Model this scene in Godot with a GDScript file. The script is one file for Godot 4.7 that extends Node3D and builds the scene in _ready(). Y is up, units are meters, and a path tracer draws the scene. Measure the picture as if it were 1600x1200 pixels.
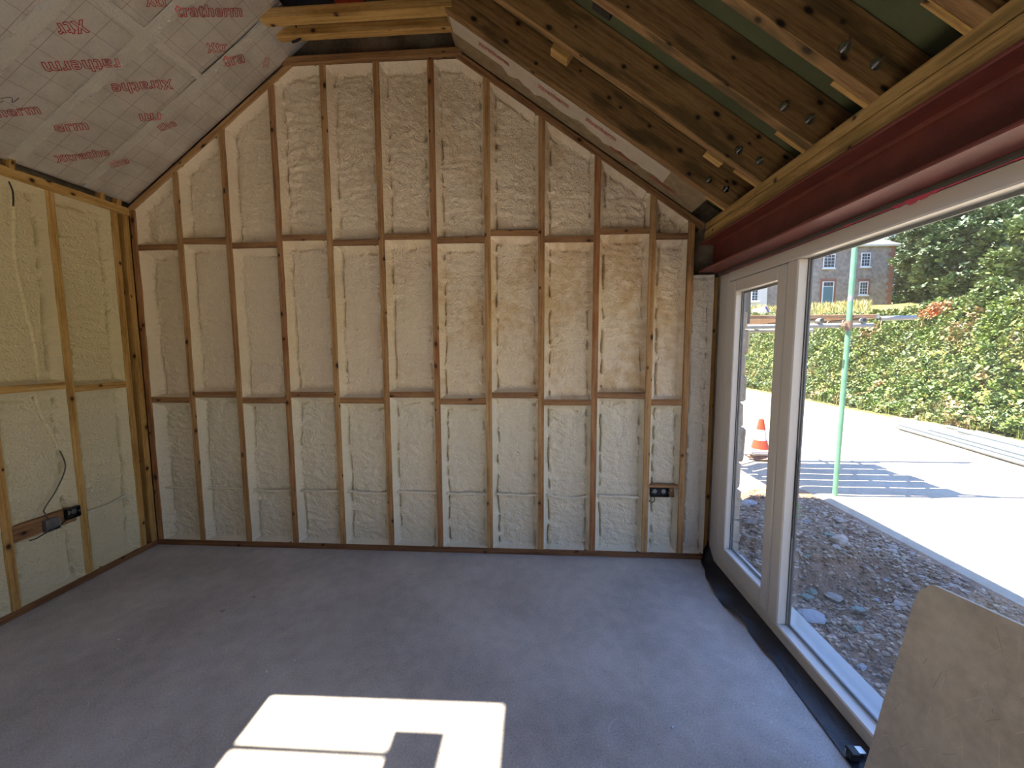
extends Node3D

# ---------------------------------------------------------------- helpers
var used := {}
var M := {}
var rng := RandomNumberGenerator.new()
var nz := FastNoiseLite.new()

class MB:
	var v := PackedVector3Array()
	var n := PackedVector3Array()
	var uv := PackedVector2Array()
	var c := PackedColorArray()
	var ix := PackedInt32Array()
	func face(p: Array, mid: Vector3, uvs: Array = []) -> void:
		var nn: Vector3 = (p[1] - p[0]).cross(p[2] - p[0])
		if nn.length() < 1e-12 and p.size() > 3:
			nn = (p[2] - p[0]).cross(p[3] - p[0])
		nn = nn.normalized()
		var ctr := Vector3.ZERO
		for q in p:
			ctr += q
		ctr /= p.size()
		var flip: bool = nn.dot(ctr - mid) < 0.0
		if flip:
			nn = -nn
		var b := v.size()
		for i in p.size():
			v.append(p[i])
			n.append(nn)
			uv.append(uvs[i] if uvs.size() else Vector2(p[i].x + p[i].z, p[i].y))
		for i in range(1, p.size() - 1):
			if flip:
				ix.append_array([b, b + i, b + i + 1])
			else:
				ix.append_array([b, b + i + 1, b + i])
	func cbox(ctr: Vector3, size: Vector3, ch: float) -> void:
		var h := size * 0.5
		var k: float = minf(ch, minf(h.x, minf(h.y, h.z)) * 0.6)
		var px := {}
		var py := {}
		var pz := {}
		for sx in [-1, 1]:
			for sy in [-1, 1]:
				for sz in [-1, 1]:
					var key := Vector3i(sx, sy, sz)
					px[key] = ctr + Vector3(sx * h.x, sy * (h.y - k), sz * (h.z - k))
					py[key] = ctr + Vector3(sx * (h.x - k), sy * h.y, sz * (h.z - k))
					pz[key] = ctr + Vector3(sx * (h.x - k), sy * (h.y - k), sz * h.z)
					face([px[key], py[key], pz[key]], ctr)
		for s in [-1, 1]:
			face([px[Vector3i(s, -1, -1)], px[Vector3i(s, 1, -1)], px[Vector3i(s, 1, 1)], px[Vector3i(s, -1, 1)]], ctr)
			face([py[Vector3i(-1, s, -1)], py[Vector3i(1, s, -1)], py[Vector3i(1, s, 1)], py[Vector3i(-1, s, 1)]], ctr)
			face([pz[Vector3i(-1, -1, s)], pz[Vector3i(1, -1, s)], pz[Vector3i(1, 1, s)], pz[Vector3i(-1, 1, s)]], ctr)
			for t in [-1, 1]:
				face([px[Vector3i(s, t, -1)], px[Vector3i(s, t, 1)], py[Vector3i(s, t, 1)], py[Vector3i(s, t, -1)]], ctr)
				face([py[Vector3i(-1, s, t)], py[Vector3i(1, s, t)], pz[Vector3i(1, s, t)], pz[Vector3i(-1, s, t)]], ctr)
				face([px[Vector3i(s, -1, t)], px[Vector3i(s, 1, t)], pz[Vector3i(s, 1, t)], pz[Vector3i(s, -1, t)]], ctr)
	func grid(nu: int, nv: int, P: PackedVector3Array, UV: PackedVector2Array, outward: Vector3, C := PackedColorArray()) -> void:
		# P holds nu * nv points, u fastest; smooth normals turned towards outward
		var b := v.size()
		for j in nv:
			for i in nu:
				var a := P[j * nu + mini(i + 1, nu - 1)] - P[j * nu + maxi(i - 1, 0)]
				var d := P[mini(j + 1, nv - 1) * nu + i] - P[maxi(j - 1, 0) * nu + i]
				var nn := a.cross(d).normalized()
				if nn.dot(outward) < 0:
					nn = -nn
				n.append(nn)
		v.append_array(P)
		uv.append_array(UV)
		if C.size():
			c.append_array(C)
		var w := (P[1] - P[0]).cross(P[nu] - P[0]).dot(outward) > 0
		for j in nv - 1:
			for i in nu - 1:
				var q := b + j * nu + i
				if w:
					ix.append_array([q, q + nu, q + 1, q + 1, q + nu, q + nu + 1])
				else:
					ix.append_array([q, q + 1, q + nu, q + 1, q + nu + 1, q + nu])
	func tube(path: Array, r: float, sides: int = 10, caps: bool = true, radii: Array = []) -> void:
		var b := v.size()
		var m := path.size()
		var side := Vector3.ZERO
		var ln := 0.0
		for k in m:
			var t: Vector3 = (path[mini(k + 1, m - 1)] - path[maxi(k - 1, 0)]).normalized()
			if k == 0:
				side = t.cross(Vector3.UP if absf(t.y) < 0.9 else Vector3.RIGHT).normalized()
			else:
				side = (side - t * side.dot(t)).normalized()
				ln += (path[k] - path[k - 1]).length()
			var up := t.cross(side)
			var rr: float = radii[k] if radii.size() else r
			for s in sides + 1:
				var a := TAU * s / sides
				var d: Vector3 = side * cos(a) + up * sin(a)
				v.append(path[k] + d * rr)
				n.append(d)
				uv.append(Vector2(float(s) / sides * 0.25, ln))
		for k in m - 1:
			for s in sides:
				var q := b + k * (sides + 1) + s
				ix.append_array([q, q + sides + 1, q + 1, q + 1, q + sides + 1, q + sides + 2])
		if caps:
			for e in [0, m - 1]:
				var ring := []
				for s in sides:
					ring.append(v[b + e * (sides + 1) + s])
				var o: Vector3 = path[1] if e == 0 else path[m - 2]
				face(ring, o)
	func lathe(prof: Array, sides: int, ctr: Vector3) -> void:
		for k in prof.size() - 1:
			var p0: Vector2 = prof[k]
			var p1: Vector2 = prof[k + 1]
			var nn := Vector2(p1.y - p0.y, -(p1.x - p0.x)).normalized()
			var b := v.size()
			for s in sides + 1:
				var a := TAU * s / sides
				var d := Vector3(cos(a), 0, sin(a))
				v.append(ctr + d * p0.x + Vector3.UP * p0.y)
				v.append(ctr + d * p1.x + Vector3.UP * p1.y)
				n.append((d * nn.x + Vector3.UP * nn.y).normalized())
				n.append((d * nn.x + Vector3.UP * nn.y).normalized())
				uv.append(Vector2(float(s) / sides, p0.y))
				uv.append(Vector2(float(s) / sides, p1.y))
			for s in sides:
				var q := b + s * 2
				ix.append_array([q, q + 2, q + 1, q + 1, q + 2, q + 3])
	func prism(poly: Array, ext: Vector3) -> void:
		# poly: coplanar points; ext: extrusion. Concave outlines are cut into triangles.
		var nn := ext.normalized()
		var ax: Vector3 = (poly[1] - poly[0]).normalized()
		ax = (ax - nn * ax.dot(nn)).normalized()
		var ay := nn.cross(ax)
		var flat := PackedVector2Array()
		for p in poly:
			flat.append(Vector2((p - poly[0]).dot(ax), (p - poly[0]).dot(ay)))
		var tri := Geometry2D.triangulate_polygon(flat)
		var cw := Geometry2D.is_polygon_clockwise(flat)
		for i in range(0, tri.size(), 3):
			var a: Vector3 = poly[tri[i]]
			var b2: Vector3 = poly[tri[i + 1]]
			var c2: Vector3 = poly[tri[i + 2]]
			var fu := [flat[tri[i]], flat[tri[i + 1]], flat[tri[i + 2]]]
			face([a, b2, c2], a + ext, fu)
			face([a + ext, b2 + ext, c2 + ext], a, fu)
		for i in poly.size():
			var a: Vector3 = poly[i]
			var b2: Vector3 = poly[(i + 1) % poly.size()]
			var outd := (b2 - a).cross(nn) if not cw else nn.cross(b2 - a)
			var L := (b2 - a).length()
			face([a, b2, b2 + ext, a + ext], (a + b2) * 0.5 + ext * 0.5 - outd.normalized(), [Vector2(0, 0), Vector2(0, L), Vector2(ext.length(), L), Vector2(ext.length(), 0)])
	func mesh() -> ArrayMesh:
		var a := []
		a.resize(Mesh.ARRAY_MAX)
		a[Mesh.ARRAY_VERTEX] = v
		a[Mesh.ARRAY_NORMAL] = n
		a[Mesh.ARRAY_TEX_UV] = uv
		if c.size() == v.size():
			a[Mesh.ARRAY_COLOR] = c
		a[Mesh.ARRAY_INDEX] = ix
		var m := ArrayMesh.new()
		m.add_surface_from_arrays(Mesh.PRIMITIVE_TRIANGLES, a)
		return m

func numbered(s: String) -> String:
	if not used.has(s):
		used[s] = 0
		return s
	used[s] += 1
	return "%s_%03d" % [s, used[s]]

func tag(o: Node, label: String, category: String, group := "", kind := "") -> Node:
	o.set_meta("label", label)
	o.set_meta("category", category)
	if group != "":
		o.set_meta("group", group)
	if kind != "":
		o.set_meta("kind", kind)
	return o

func node(nm: String, at: Vector3, label: String, category: String, group := "", kind := "") -> Node3D:
	var o := Node3D.new()
	o.name = numbered(nm)
	add_child(o, true)
	o.position = at
	tag(o, label, category, group, kind)
	return o

func put(mesh: Mesh, nm: String, mat: Material, parent: Node3D = null, xf := Transform3D()) -> MeshInstance3D:
	# the transform is given in world axes
	var o := MeshInstance3D.new()
	o.mesh = mesh
	o.material_override = mat
	if parent == null:
		o.name = numbered(nm)
		add_child(o, true)
	else:
		o.name = nm
		parent.add_child(o, true)
		xf = parent.global_transform.affine_inverse() * xf
	o.transform = xf
	o.cast_shadow = GeometryInstance3D.SHADOW_CASTING_SETTING_ON
	return o

func timber(parent: Node3D, nm: String, a: Vector3, b: Vector3, w: float, d: float, up: Vector3, mat: Material, ch := 0.0025) -> MeshInstance3D:
	# a squared timber from a to b: d thick along up, w across; grain runs along it
	var L := (b - a).length()
	var m := MB.new()
	var hw := w * 0.5
	var hd := d * 0.5
	var pr := [Vector2(-hw + ch, -hd), Vector2(hw - ch, -hd), Vector2(hw, -hd + ch), Vector2(hw, hd - ch), Vector2(hw - ch, hd), Vector2(-hw + ch, hd), Vector2(-hw, hd - ch), Vector2(-hw, -hd + ch)]
	var u0 := rng.randf()
	var v0 := rng.randf()
	var per := 0.0
	for i in 8:
		var p: Vector2 = pr[i]
		var q: Vector2 = pr[(i + 1) % 8]
		var pl := (q - p).length()
		m.face([Vector3(p.x, p.y, -L / 2), Vector3(q.x, q.y, -L / 2), Vector3(q.x, q.y, L / 2), Vector3(p.x, p.y, L / 2)], Vector3.ZERO,
			[Vector2(u0 + per / 0.256, v0), Vector2(u0 + (per + pl) / 0.256, v0), Vector2(u0 + (per + pl) / 0.256, v0 + L / 2.05), Vector2(u0 + per / 0.256, v0 + L / 2.05)])
		per += pl
	for s in [-1.0, 1.0]:
		var cap := []
		var cu := []
		for p in pr:
			cap.append(Vector3(p.x, p.y, s * L / 2))
			cu.append(Vector2(u0 + p.x / 0.256, v0 + p.y / 2.05))
		m.face(cap, Vector3.ZERO, cu)
	var z := (b - a).normalized()
	var x := up.cross(z).normalized()
	var y := z.cross(x)
	return put(m.mesh(), nm, mat, parent, Transform3D(Basis(x, y, z), (a + b) * 0.5))

func box(parent: Node3D, nm: String, lo: Vector3, hi: Vector3, mat: Material, ch := 0.003) -> MeshInstance3D:
	var m := MB.new()
	m.cbox(Vector3.ZERO, (hi - lo).abs(), ch)
	return put(m.mesh(), nm, mat, parent, Transform3D(Basis(), (lo + hi) * 0.5))

func pipe(parent: Node3D, nm: String, path: Array, r: float, mat: Material, sides := 12) -> MeshInstance3D:
	var m := MB.new()
	m.tube(path, r, sides)
	return put(m.mesh(), nm, mat, parent)

func smooth_path(p: Array, per: int) -> Array:
	var out := []
	for i in p.size() - 1:
		var p0: Vector3 = p[maxi(i - 1, 0)]
		var p1: Vector3 = p[i]
		var p2: Vector3 = p[i + 1]
		var p3: Vector3 = p[mini(i + 2, p.size() - 1)]
		for k in per:
			out.append(p1.cubic_interpolate(p2, p0, p3, float(k) / per))
	out.append(p[p.size() - 1])
	return out

# ---------------------------------------------------------------- materials
func noise_img(w: int, h: int, freq: float, sd: int, type := FastNoiseLite.TYPE_SIMPLEX_SMOOTH, octaves := 4) -> Image:
	var f := FastNoiseLite.new()
	f.seed = sd
	f.frequency = freq
	f.noise_type = type
	f.fractal_octaves = octaves
	return f.get_seamless_image(w, h, false, false, 0.15, true)

func tex(img: Image) -> ImageTexture:
	img.generate_mipmaps()
	return ImageTexture.create_from_image(img)

func blend_img(w: int, h: int, layers: Array, base: Color, dark: Color, light: Color) -> Image:
	# layers: [image, weight]; below the middle the base goes to dark, above it to light
	var data := PackedByteArray()
	data.resize(w * h * 3)
	var ds := []
	for l in layers:
		var im: Image = l[0]
		im.convert(Image.FORMAT_L8)
		ds.append(im.get_data())
	for i in w * h:
		var t := 0.0
		for k in ds.size():
			t += (ds[k][i] / 127.5 - 1.0) * layers[k][1]
		var col := base.lerp(light, clampf(t, 0, 1)) if t > 0 else base.lerp(dark, clampf(-t, 0, 1))
		data[i * 3] = int(clampf(col.r, 0, 1) * 255)
		data[i * 3 + 1] = int(clampf(col.g, 0, 1) * 255)
		data[i * 3 + 2] = int(clampf(col.b, 0, 1) * 255)
	return Image.create_from_data(w, h, false, Image.FORMAT_RGB8, data)

func std(col: Color, rough := 0.7, metal := 0.0) -> StandardMaterial3D:
	var m := StandardMaterial3D.new()
	m.albedo_color = col
	m.roughness = rough
	m.metallic = metal
	return m

func wood_mat(sd: int, base: Color, dark: Color, light: Color, knots: int, knot_col: Color, stain := Color(0, 0, 0, 0)) -> StandardMaterial3D:
	var w := 128
	var h := 1024
	var g1 := noise_img(128, 32, 0.09, sd, FastNoiseLite.TYPE_SIMPLEX_SMOOTH, 3)
	g1.resize(w, h, Image.INTERPOLATE_CUBIC)
	var g2 := noise_img(128, 128, 0.25, sd + 7, FastNoiseLite.TYPE_SIMPLEX, 2)
	g2.resize(w, h, Image.INTERPOLATE_CUBIC)
	var g3 := noise_img(128, 256, 0.02, sd + 13)
	g3.resize(w, h, Image.INTERPOLATE_CUBIC)
	var im := blend_img(w, h, [[g1, 0.75], [g2, 0.35], [g3, 0.45]], base, dark, light)
	var r := RandomNumberGenerator.new()
	r.seed = sd
	for k in knots:
		var cx := r.randi_range(0, w - 1)
		var cy := r.randi_range(20, h - 20)
		var rx := r.randf_range(2.5, 6.5)
		var ry := rx * r.randf_range(1.0, 1.7)
		for y in range(-int(ry * 3), int(ry * 3) + 1):
			for x in range(-int(rx * 2), int(rx * 2) + 1):
				var e := Vector2(x / rx, y / ry).length()
				var px := posmod(cx + x, w)
				var py := posmod(cy + y, h)
				var f := clampf(1.35 - e, 0, 1) * 0.9
				var halo := clampf(1.0 - Vector2(x / (rx * 1.9), y / (ry * 2.8)).length(), 0, 1) * 0.35
				if f + halo > 0.0:
					im.set_pixel(px, py, im.get_pixel(px, py).lerp(knot_col, clampf(f + halo, 0, 1)))
	if stain.a > 0:
		var s := noise_img(128, 256, 0.012, sd + 31)
		s.resize(w, h, Image.INTERPOLATE_CUBIC)
		for y in h:
			for x in w:
				var t := clampf((s.get_pixel(x, y).r - 0.55) * 4.0, 0, 1) * stain.a
				if t > 0:
					im.set_pixel(x, y, im.get_pixel(x, y).lerp(Color(stain, 1), t))
	var m := std(Color.WHITE, 0.78)
	m.albedo_texture = tex(im)
	var bump := noise_img(128, 64, 0.2, sd + 3, FastNoiseLite.TYPE_SIMPLEX, 2)
	bump.resize(w, h, Image.INTERPOLATE_CUBIC)
	m.heightmap_enabled = true
	m.heightmap_texture = tex(bump)
	m.heightmap_scale = 0.06
	return m

func tri_mat(im: Image, metres: float, rough: float, bump_im: Image = null, bump_cm := 0.0) -> StandardMaterial3D:
	var m := std(Color.WHITE, rough)
	m.albedo_texture = tex(im)
	m.uv1_triplanar = true
	m.uv1_world_triplanar = true
	m.uv1_scale = Vector3.ONE / metres
	if bump_im:
		m.heightmap_enabled = true
		m.heightmap_texture = tex(bump_im)
		m.heightmap_scale = bump_cm
	return m

func make_materials() -> void:
	var k := Color(0.20, 0.10, 0.04)
	M.stud = [
		wood_mat(11, Color8(166, 126, 82), Color8(126, 88, 52), Color8(190, 152, 106), 14, k),
		wood_mat(12, Color8(158, 116, 76), Color8(120, 80, 50), Color8(184, 140, 96), 16, k, Color8(140, 72, 34, 120)),
		wood_mat(13, Color8(176, 138, 92), Color8(136, 98, 58), Color8(198, 164, 116), 12, k)]
	M.nog = [
		wood_mat(21, Color8(142, 104, 69), Color8(108, 75, 47), Color8(166, 127, 88), 10, k),
		wood_mat(22, Color8(150, 111, 73), Color8(116, 81, 51), Color8(172, 134, 92), 12, k)]
	M.pine = [
		wood_mat(31, Color8(190, 152, 88), Color8(150, 112, 58), Color8(212, 178, 118), 12, k),
		wood_mat(32, Color8(182, 142, 80), Color8(142, 102, 52), Color8(206, 168, 108), 14, k)]
	M.rafter = [
		wood_mat(41, Color8(146, 110, 68), Color8(108, 78, 46), Color8(170, 132, 86), 16, Color(0.1, 0.06, 0.03), Color8(70, 58, 32, 150)),
		wood_mat(42, Color8(152, 116, 72), Color8(112, 82, 48), Color8(174, 138, 90), 18, Color(0.1, 0.06, 0.03), Color8(78, 64, 36, 150))]
	M.plate = [wood_mat(51, Color8(176, 142, 84), Color8(132, 102, 56), Color8(198, 166, 108), 12, Color(0.22, 0.14, 0.06), Color8(120, 100, 54, 130))]
	M.board_wood = [wood_mat(61, Color8(138, 104, 76), Color8(104, 78, 58), Color8(160, 130, 104), 8, Color(0.2, 0.12, 0.07), Color8(140, 130, 124, 200))]
	M.sole = [wood_mat(71, Color8(124, 84, 52), Color8(92, 60, 36), Color8(148, 106, 68), 12, k)]

	# sprayed foam: colour in the vertices, fine skin in the relief
	var fo := std(Color.WHITE, 0.62)
	fo.vertex_color_use_as_albedo = true
	fo.uv1_triplanar = true
	fo.uv1_world_triplanar = true
	fo.uv1_scale = Vector3.ONE / 0.5
	fo.heightmap_enabled = true
	fo.heightmap_texture = tex(noise_img(512, 512, 0.045, 5, FastNoiseLite.TYPE_SIMPLEX_SMOOTH, 4))
	fo.heightmap_scale = 0.9
	M.foam = fo

	# power-floated concrete
	var a := noise_img(1024, 1024, 0.004, 81)
	var b := noise_img(1024, 1024, 0.03, 82)
	var c := noise_img(1024, 1024, 0.35, 83, FastNoiseLite.TYPE_SIMPLEX, 2)
	var fl := blend_img(1024, 1024, [[a, 0.7], [b, 0.4], [c, 0.8]], Color8(182, 178, 174), Color8(156, 152, 149), Color8(204, 200, 196))
	var r := RandomNumberGenerator.new()
	r.seed = 5
	for i in 2200:
		var p := Vector2i(r.randi_range(2, 1020), r.randi_range(2, 1020))
		var q := Color8(226, 222, 216) if r.randf() < 0.5 else Color8(122, 119, 118)
		fl.set_pixel(p.x, p.y, fl.get_pixel(p.x, p.y).lerp(q, r.randf_range(0.4, 0.9)))
		if r.randf() < 0.25:
			fl.set_pixel(p.x + 1, p.y, q)
	for i in 26:   # scuffs of pale dust
		var p := Vector2(r.randf_range(30, 990), r.randf_range(30, 990))
		var d := Vector2.from_angle(r.randf() * TAU)
		var turn := r.randf_range(-0.08, 0.08)
		for s in r.randi_range(8, 30):
			p += d
			d = d.rotated(turn)
			var x := posmod(int(p.x), 1024)
			var y := posmod(int(p.y), 1024)
			fl.set_pixel(x, y, fl.get_pixel(x, y).lerp(Color8(228, 224, 220), 0.5))
	for i in 8:    # dark drips
		var p := Vector2i(r.randi_range(30, 990), r.randi_range(30, 990))
		var rad := r.randf_range(3, 8)
		for y in range(-9, 10):
			for x in range(-9, 10):
				var e := Vector2(x, y * 1.4).length() / rad + r.randf_range(-0.2, 0.2)
				if e < 1.0:
					fl.set_pixel(posmod(p.x + x, 1024), posmod(p.y + y, 1024), fl.get_pixel(posmod(p.x + x, 1024), posmod(p.y + y, 1024)).lerp(Color8(118, 114, 116), 0.7))
	M.floor = tri_mat(fl, 3.6, 0.55, noise_img(512, 512, 0.12, 84), 0.03)

	# crinkled foil, printed with a grey grid
	var gi := noise_img(512, 512, 0.006, 91)
	var fi := blend_img(512, 512, [[gi, 0.5], [noise_img(512, 512, 0.05, 92), 0.3]], Color8(214, 213, 212), Color8(192, 190, 188), Color8(230, 229, 228))
	for q in [0, 102, 205, 307, 410]:
		for t in 512:
			for o in 2:
				fi.set_pixel(t, (q + o) % 512, Color8(158, 152, 145))
				fi.set_pixel((q + o) % 512, t, Color8(158, 152, 145))
	var foil := std(Color.WHITE, 0.30, 0.62)
	foil.albedo_texture = tex(fi)
	foil.heightmap_enabled = true
	var hb := noise_img(512, 512, 0.012, 93, FastNoiseLite.TYPE_CELLULAR, 3)
	foil.heightmap_texture = tex(hb)
	foil.heightmap_scale = 0.35
	M.foil = foil
	var tape := std(Color8(222, 222, 220), 0.27, 0.62)
	tape.heightmap_enabled = true
	tape.heightmap_texture = tex(noise_img(512, 512, 0.03, 94, FastNoiseLite.TYPE_CELLULAR, 2))
	tape.heightmap_scale = 0.25
	M.tape = tape
	M.red_ink = std(Color8(176, 40, 44), 0.6)
	M.ink = std(Color8(44, 44, 48), 0.7)
	M.facing = tri_mat(blend_img(256, 256, [[noise_img(256, 256, 0.02, 95), 0.5], [noise_img(256, 256, 0.2, 96), 0.3]], Color8(206, 194, 174), Color8(180, 166, 144), Color8(222, 212, 196)), 0.6, 0.5, noise_img(256, 256, 0.05, 97), 0.2)
	M.pir = tri_mat(blend_img(256, 256, [[noise_img(256, 256, 0.03, 98), 0.6], [noise_img(256, 256, 0.2, 99), 0.4]], Color8(150, 130, 98), Color8(108, 92, 68), Color8(176, 160, 130)), 0.6, 0.8, noise_img(256, 256, 0.08, 100), 0.5)

	M.membrane = tri_mat(blend_img(256, 256, [[noise_img(256, 256, 0.01, 101), 0.6], [noise_img(256, 256, 0.3, 102), 0.3]], Color8(92, 96, 66), Color8(70, 74, 48), Color8(112, 114, 84)), 0.8, 0.85)
	M.paper = tri_mat(blend_img(256, 256, [[noise_img(256, 256, 0.012, 103), 0.7], [noise_img(256, 256, 0.1, 104), 0.3]], Color8(150, 138, 120), Color8(92, 84, 72), Color8(190, 182, 166)), 1.0, 0.8)
	var ox := tri_mat(blend_img(256, 256, [[noise_img(256, 256, 0.015, 105), 0.5], [noise_img(256, 256, 0.2, 106), 0.35]], Color8(112, 54, 47), Color8(86, 42, 38), Color8(132, 70, 61)), 0.7, 0.5, noise_img(256, 256, 0.15, 107), 0.03)
	M.oxide = ox
	M.oxide_ridge = std(Color8(178, 62, 34), 0.55)

	M.upvc = std(Color8(214, 209, 200), 0.32)
	M.gasket = std(Color8(40, 42, 48), 0.55)
	M.spacer = std(Color8(70, 74, 84), 0.4, 0.5)
	var gl := std(Color(0.85, 0.93, 0.92, 0.05), 0.02)
	gl.transparency = BaseMaterial3D.TRANSPARENCY_ALPHA
	M.glass = gl
	M.sill = std(Color8(132, 133, 135), 0.2, 0.2)
	M.black_plastic = std(Color8(24, 24, 28), 0.45)
	M.galv = std(Color8(150, 152, 156), 0.38, 0.85)
	M.steel_bolt = std(Color8(190, 190, 188), 0.25, 0.95)
	var dpc := std(Color8(34, 37, 46), 0.36)
	dpc.uv1_triplanar = true
	dpc.uv1_scale = Vector3.ONE / 0.2
	dpc.heightmap_enabled = true
	dpc.heightmap_texture = tex(noise_img(256, 256, 0.06, 108))
	dpc.heightmap_scale = 0.12
	M.dpc = dpc
	M.pink = std(Color8(196, 74, 92), 0.8)
	M.grey_pack = std(Color8(84, 82, 74), 0.8)
	M.shell = std(Color8(170, 164, 150), 0.9)
	M.slate = std(Color8(72, 74, 80), 0.7)

	# worn sheet leaning on the window
	var sh := blend_img(512, 512, [[noise_img(512, 512, 0.006, 111), 0.6], [noise_img(512, 512, 0.04, 112), 0.4], [noise_img(512, 512, 0.4, 113), 0.25]], Color8(192, 185, 172), Color8(158, 151, 139), Color8(214, 207, 192))
	for i in 90:
		var p := Vector2(r.randf_range(10, 500), r.randf_range(10, 500))
		var d := Vector2.from_angle(PI * 0.5 + r.randf_range(-0.8, 0.8))
		var cc := Color8(232, 224, 204) if r.randf() < 0.75 else Color8(112, 100, 84)
		for s in r.randi_range(6, 40):
			p += d
			sh.set_pixel(posmod(int(p.x), 512), posmod(int(p.y), 512), sh.get_pixel(posmod(int(p.x), 512), posmod(int(p.y), 512)).lerp(cc, 0.5))
	M.sheet = tri_mat(sh, 0.9, 0.55, noise_img(512, 512, 0.03, 114), 0.15)
	M.sheet_edge = std(Color8(186, 172, 144), 0.85)

	# outside
	var du := blend_img(1024, 1024, [[noise_img(1024, 1024, 0.004, 121), 0.5], [noise_img(1024, 1024, 0.05, 122), 0.35], [noise_img(1024, 1024, 0.4, 123), 0.4]], Color8(158, 146, 128), Color8(136, 123, 106), Color8(176, 166, 150))
	M.dust = tri_mat(du, 4.0, 0.95, noise_img(512, 512, 0.15, 124), 0.8)
	var ea := blend_img(512, 512, [[noise_img(512, 512, 0.008, 125), 0.5], [noise_img(512, 512, 0.06, 126), 0.5], [noise_img(512, 512, 0.4, 127), 0.4]], Color8(126, 98, 78), Color8(88, 64, 48), Color8(156, 130, 110))
	M.earth = tri_mat(ea, 1.2, 0.95, noise_img(512, 512, 0.12, 128), 1.5)
	M.stone = []
	var sc := [Color8(142, 130, 122), Color8(128, 106, 96), Color8(156, 144, 134), Color8(112, 98, 90), Color8(140, 142, 148), Color8(108, 122, 112)]
	for i in 6:
		var c0: Color = sc[i]
		M.stone.append(tri_mat(blend_img(128, 128, [[noise_img(128, 128, 0.04, 130 + i), 0.5], [noise_img(128, 128, 0.3, 140 + i), 0.4]], c0, c0.darkened(0.25), c0.lightened(0.2)), 0.3, 0.9))
	M.wall_stone = tri_mat(blend_img(256, 256, [[noise_img(256, 256, 0.02, 151), 0.5], [noise_img(256, 256, 0.2, 152), 0.4]], Color8(142, 130, 114), Color8(104, 94, 84), Color8(170, 158, 140)), 0.8, 0.9, noise_img(256, 256, 0.06, 153), 1.0)
	M.veg_ground = tri_mat(blend_img(512, 512, [[noise_img(512, 512, 0.006, 155), 0.5], [noise_img(512, 512, 0.06, 156), 0.5]], Color8(92, 92, 50), Color8(56, 62, 32), Color8(140, 128, 80)), 6.0, 0.95)
	var leaf := std(Color.WHITE, 0.5)
	leaf.vertex_color_use_as_albedo = true
	leaf.backlight_enabled = true
	leaf.backlight = Color(0.35, 0.4, 0.15)
	M.leaf = leaf
	M.bark = std(Color8(104, 92, 74), 0.9)
	M.pole_green = tri_mat(blend_img(128, 128, [[noise_img(128, 128, 0.03, 161), 0.4], [noise_img(128, 128, 0.2, 162), 0.3]], Color8(86, 136, 110), Color8(68, 114, 92), Color8(104, 150, 126)), 0.5, 0.45)
	M.tube_galv = tri_mat(blend_img(128, 128, [[noise_img(128, 128, 0.03, 163), 0.5], [noise_img(128, 128, 0.2, 164), 0.3]], Color8(124, 130, 134), Color8(98, 104, 110), Color8(146, 150, 152)), 0.5, 0.5)
	M.tube_loose = tri_mat(blend_img(128, 128, [[noise_img(128, 128, 0.03, 165), 0.5], [noise_img(128, 128, 0.2, 166), 0.3]], Color8(92, 100, 106), Color8(72, 80, 86), Color8(112, 118, 122)), 0.5, 0.5)
	M.clamp = std(Color8(120, 100, 86), 0.6, 0.3)
	M.cone_red = std(Color8(200, 58, 30), 0.5)
	M.cone_white = std(Color8(222, 222, 226), 0.45)
	M.cone_base = std(Color8(170, 160, 150), 0.8)
	M.brick = std(Color8(132, 104, 92), 0.9)
	var hs := blend_img(512, 512, [[noise_img(512, 512, 0.03, 171, FastNoiseLite.TYPE_CELLULAR, 1), 0.6], [noise_img(512, 512, 0.01, 172), 0.4], [noise_img(512, 512, 0.2, 173), 0.4]], Color8(148, 138, 130), Color8(112, 103, 97), Color8(172, 164, 156))
	M.house_stone = tri_mat(hs, 5.0, 0.95)
	M.house_brick = std(Color8(140, 94, 76), 0.9)
	M.house_white = std(Color8(226, 218, 208), 0.85)
	M.house_roof = std(Color8(92, 94, 104), 0.7)
	M.house_frame = std(Color8(224, 228, 232), 0.5)
	M.house_door = std(Color8(84, 124, 138), 0.5)
	M.house_pane = std(Color8(58, 66, 76), 0.08)

# ---------------------------------------------------------------- sprayed foam between timbers
func lin(c: Color) -> Color:
	return c.srgb_to_linear()

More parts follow.
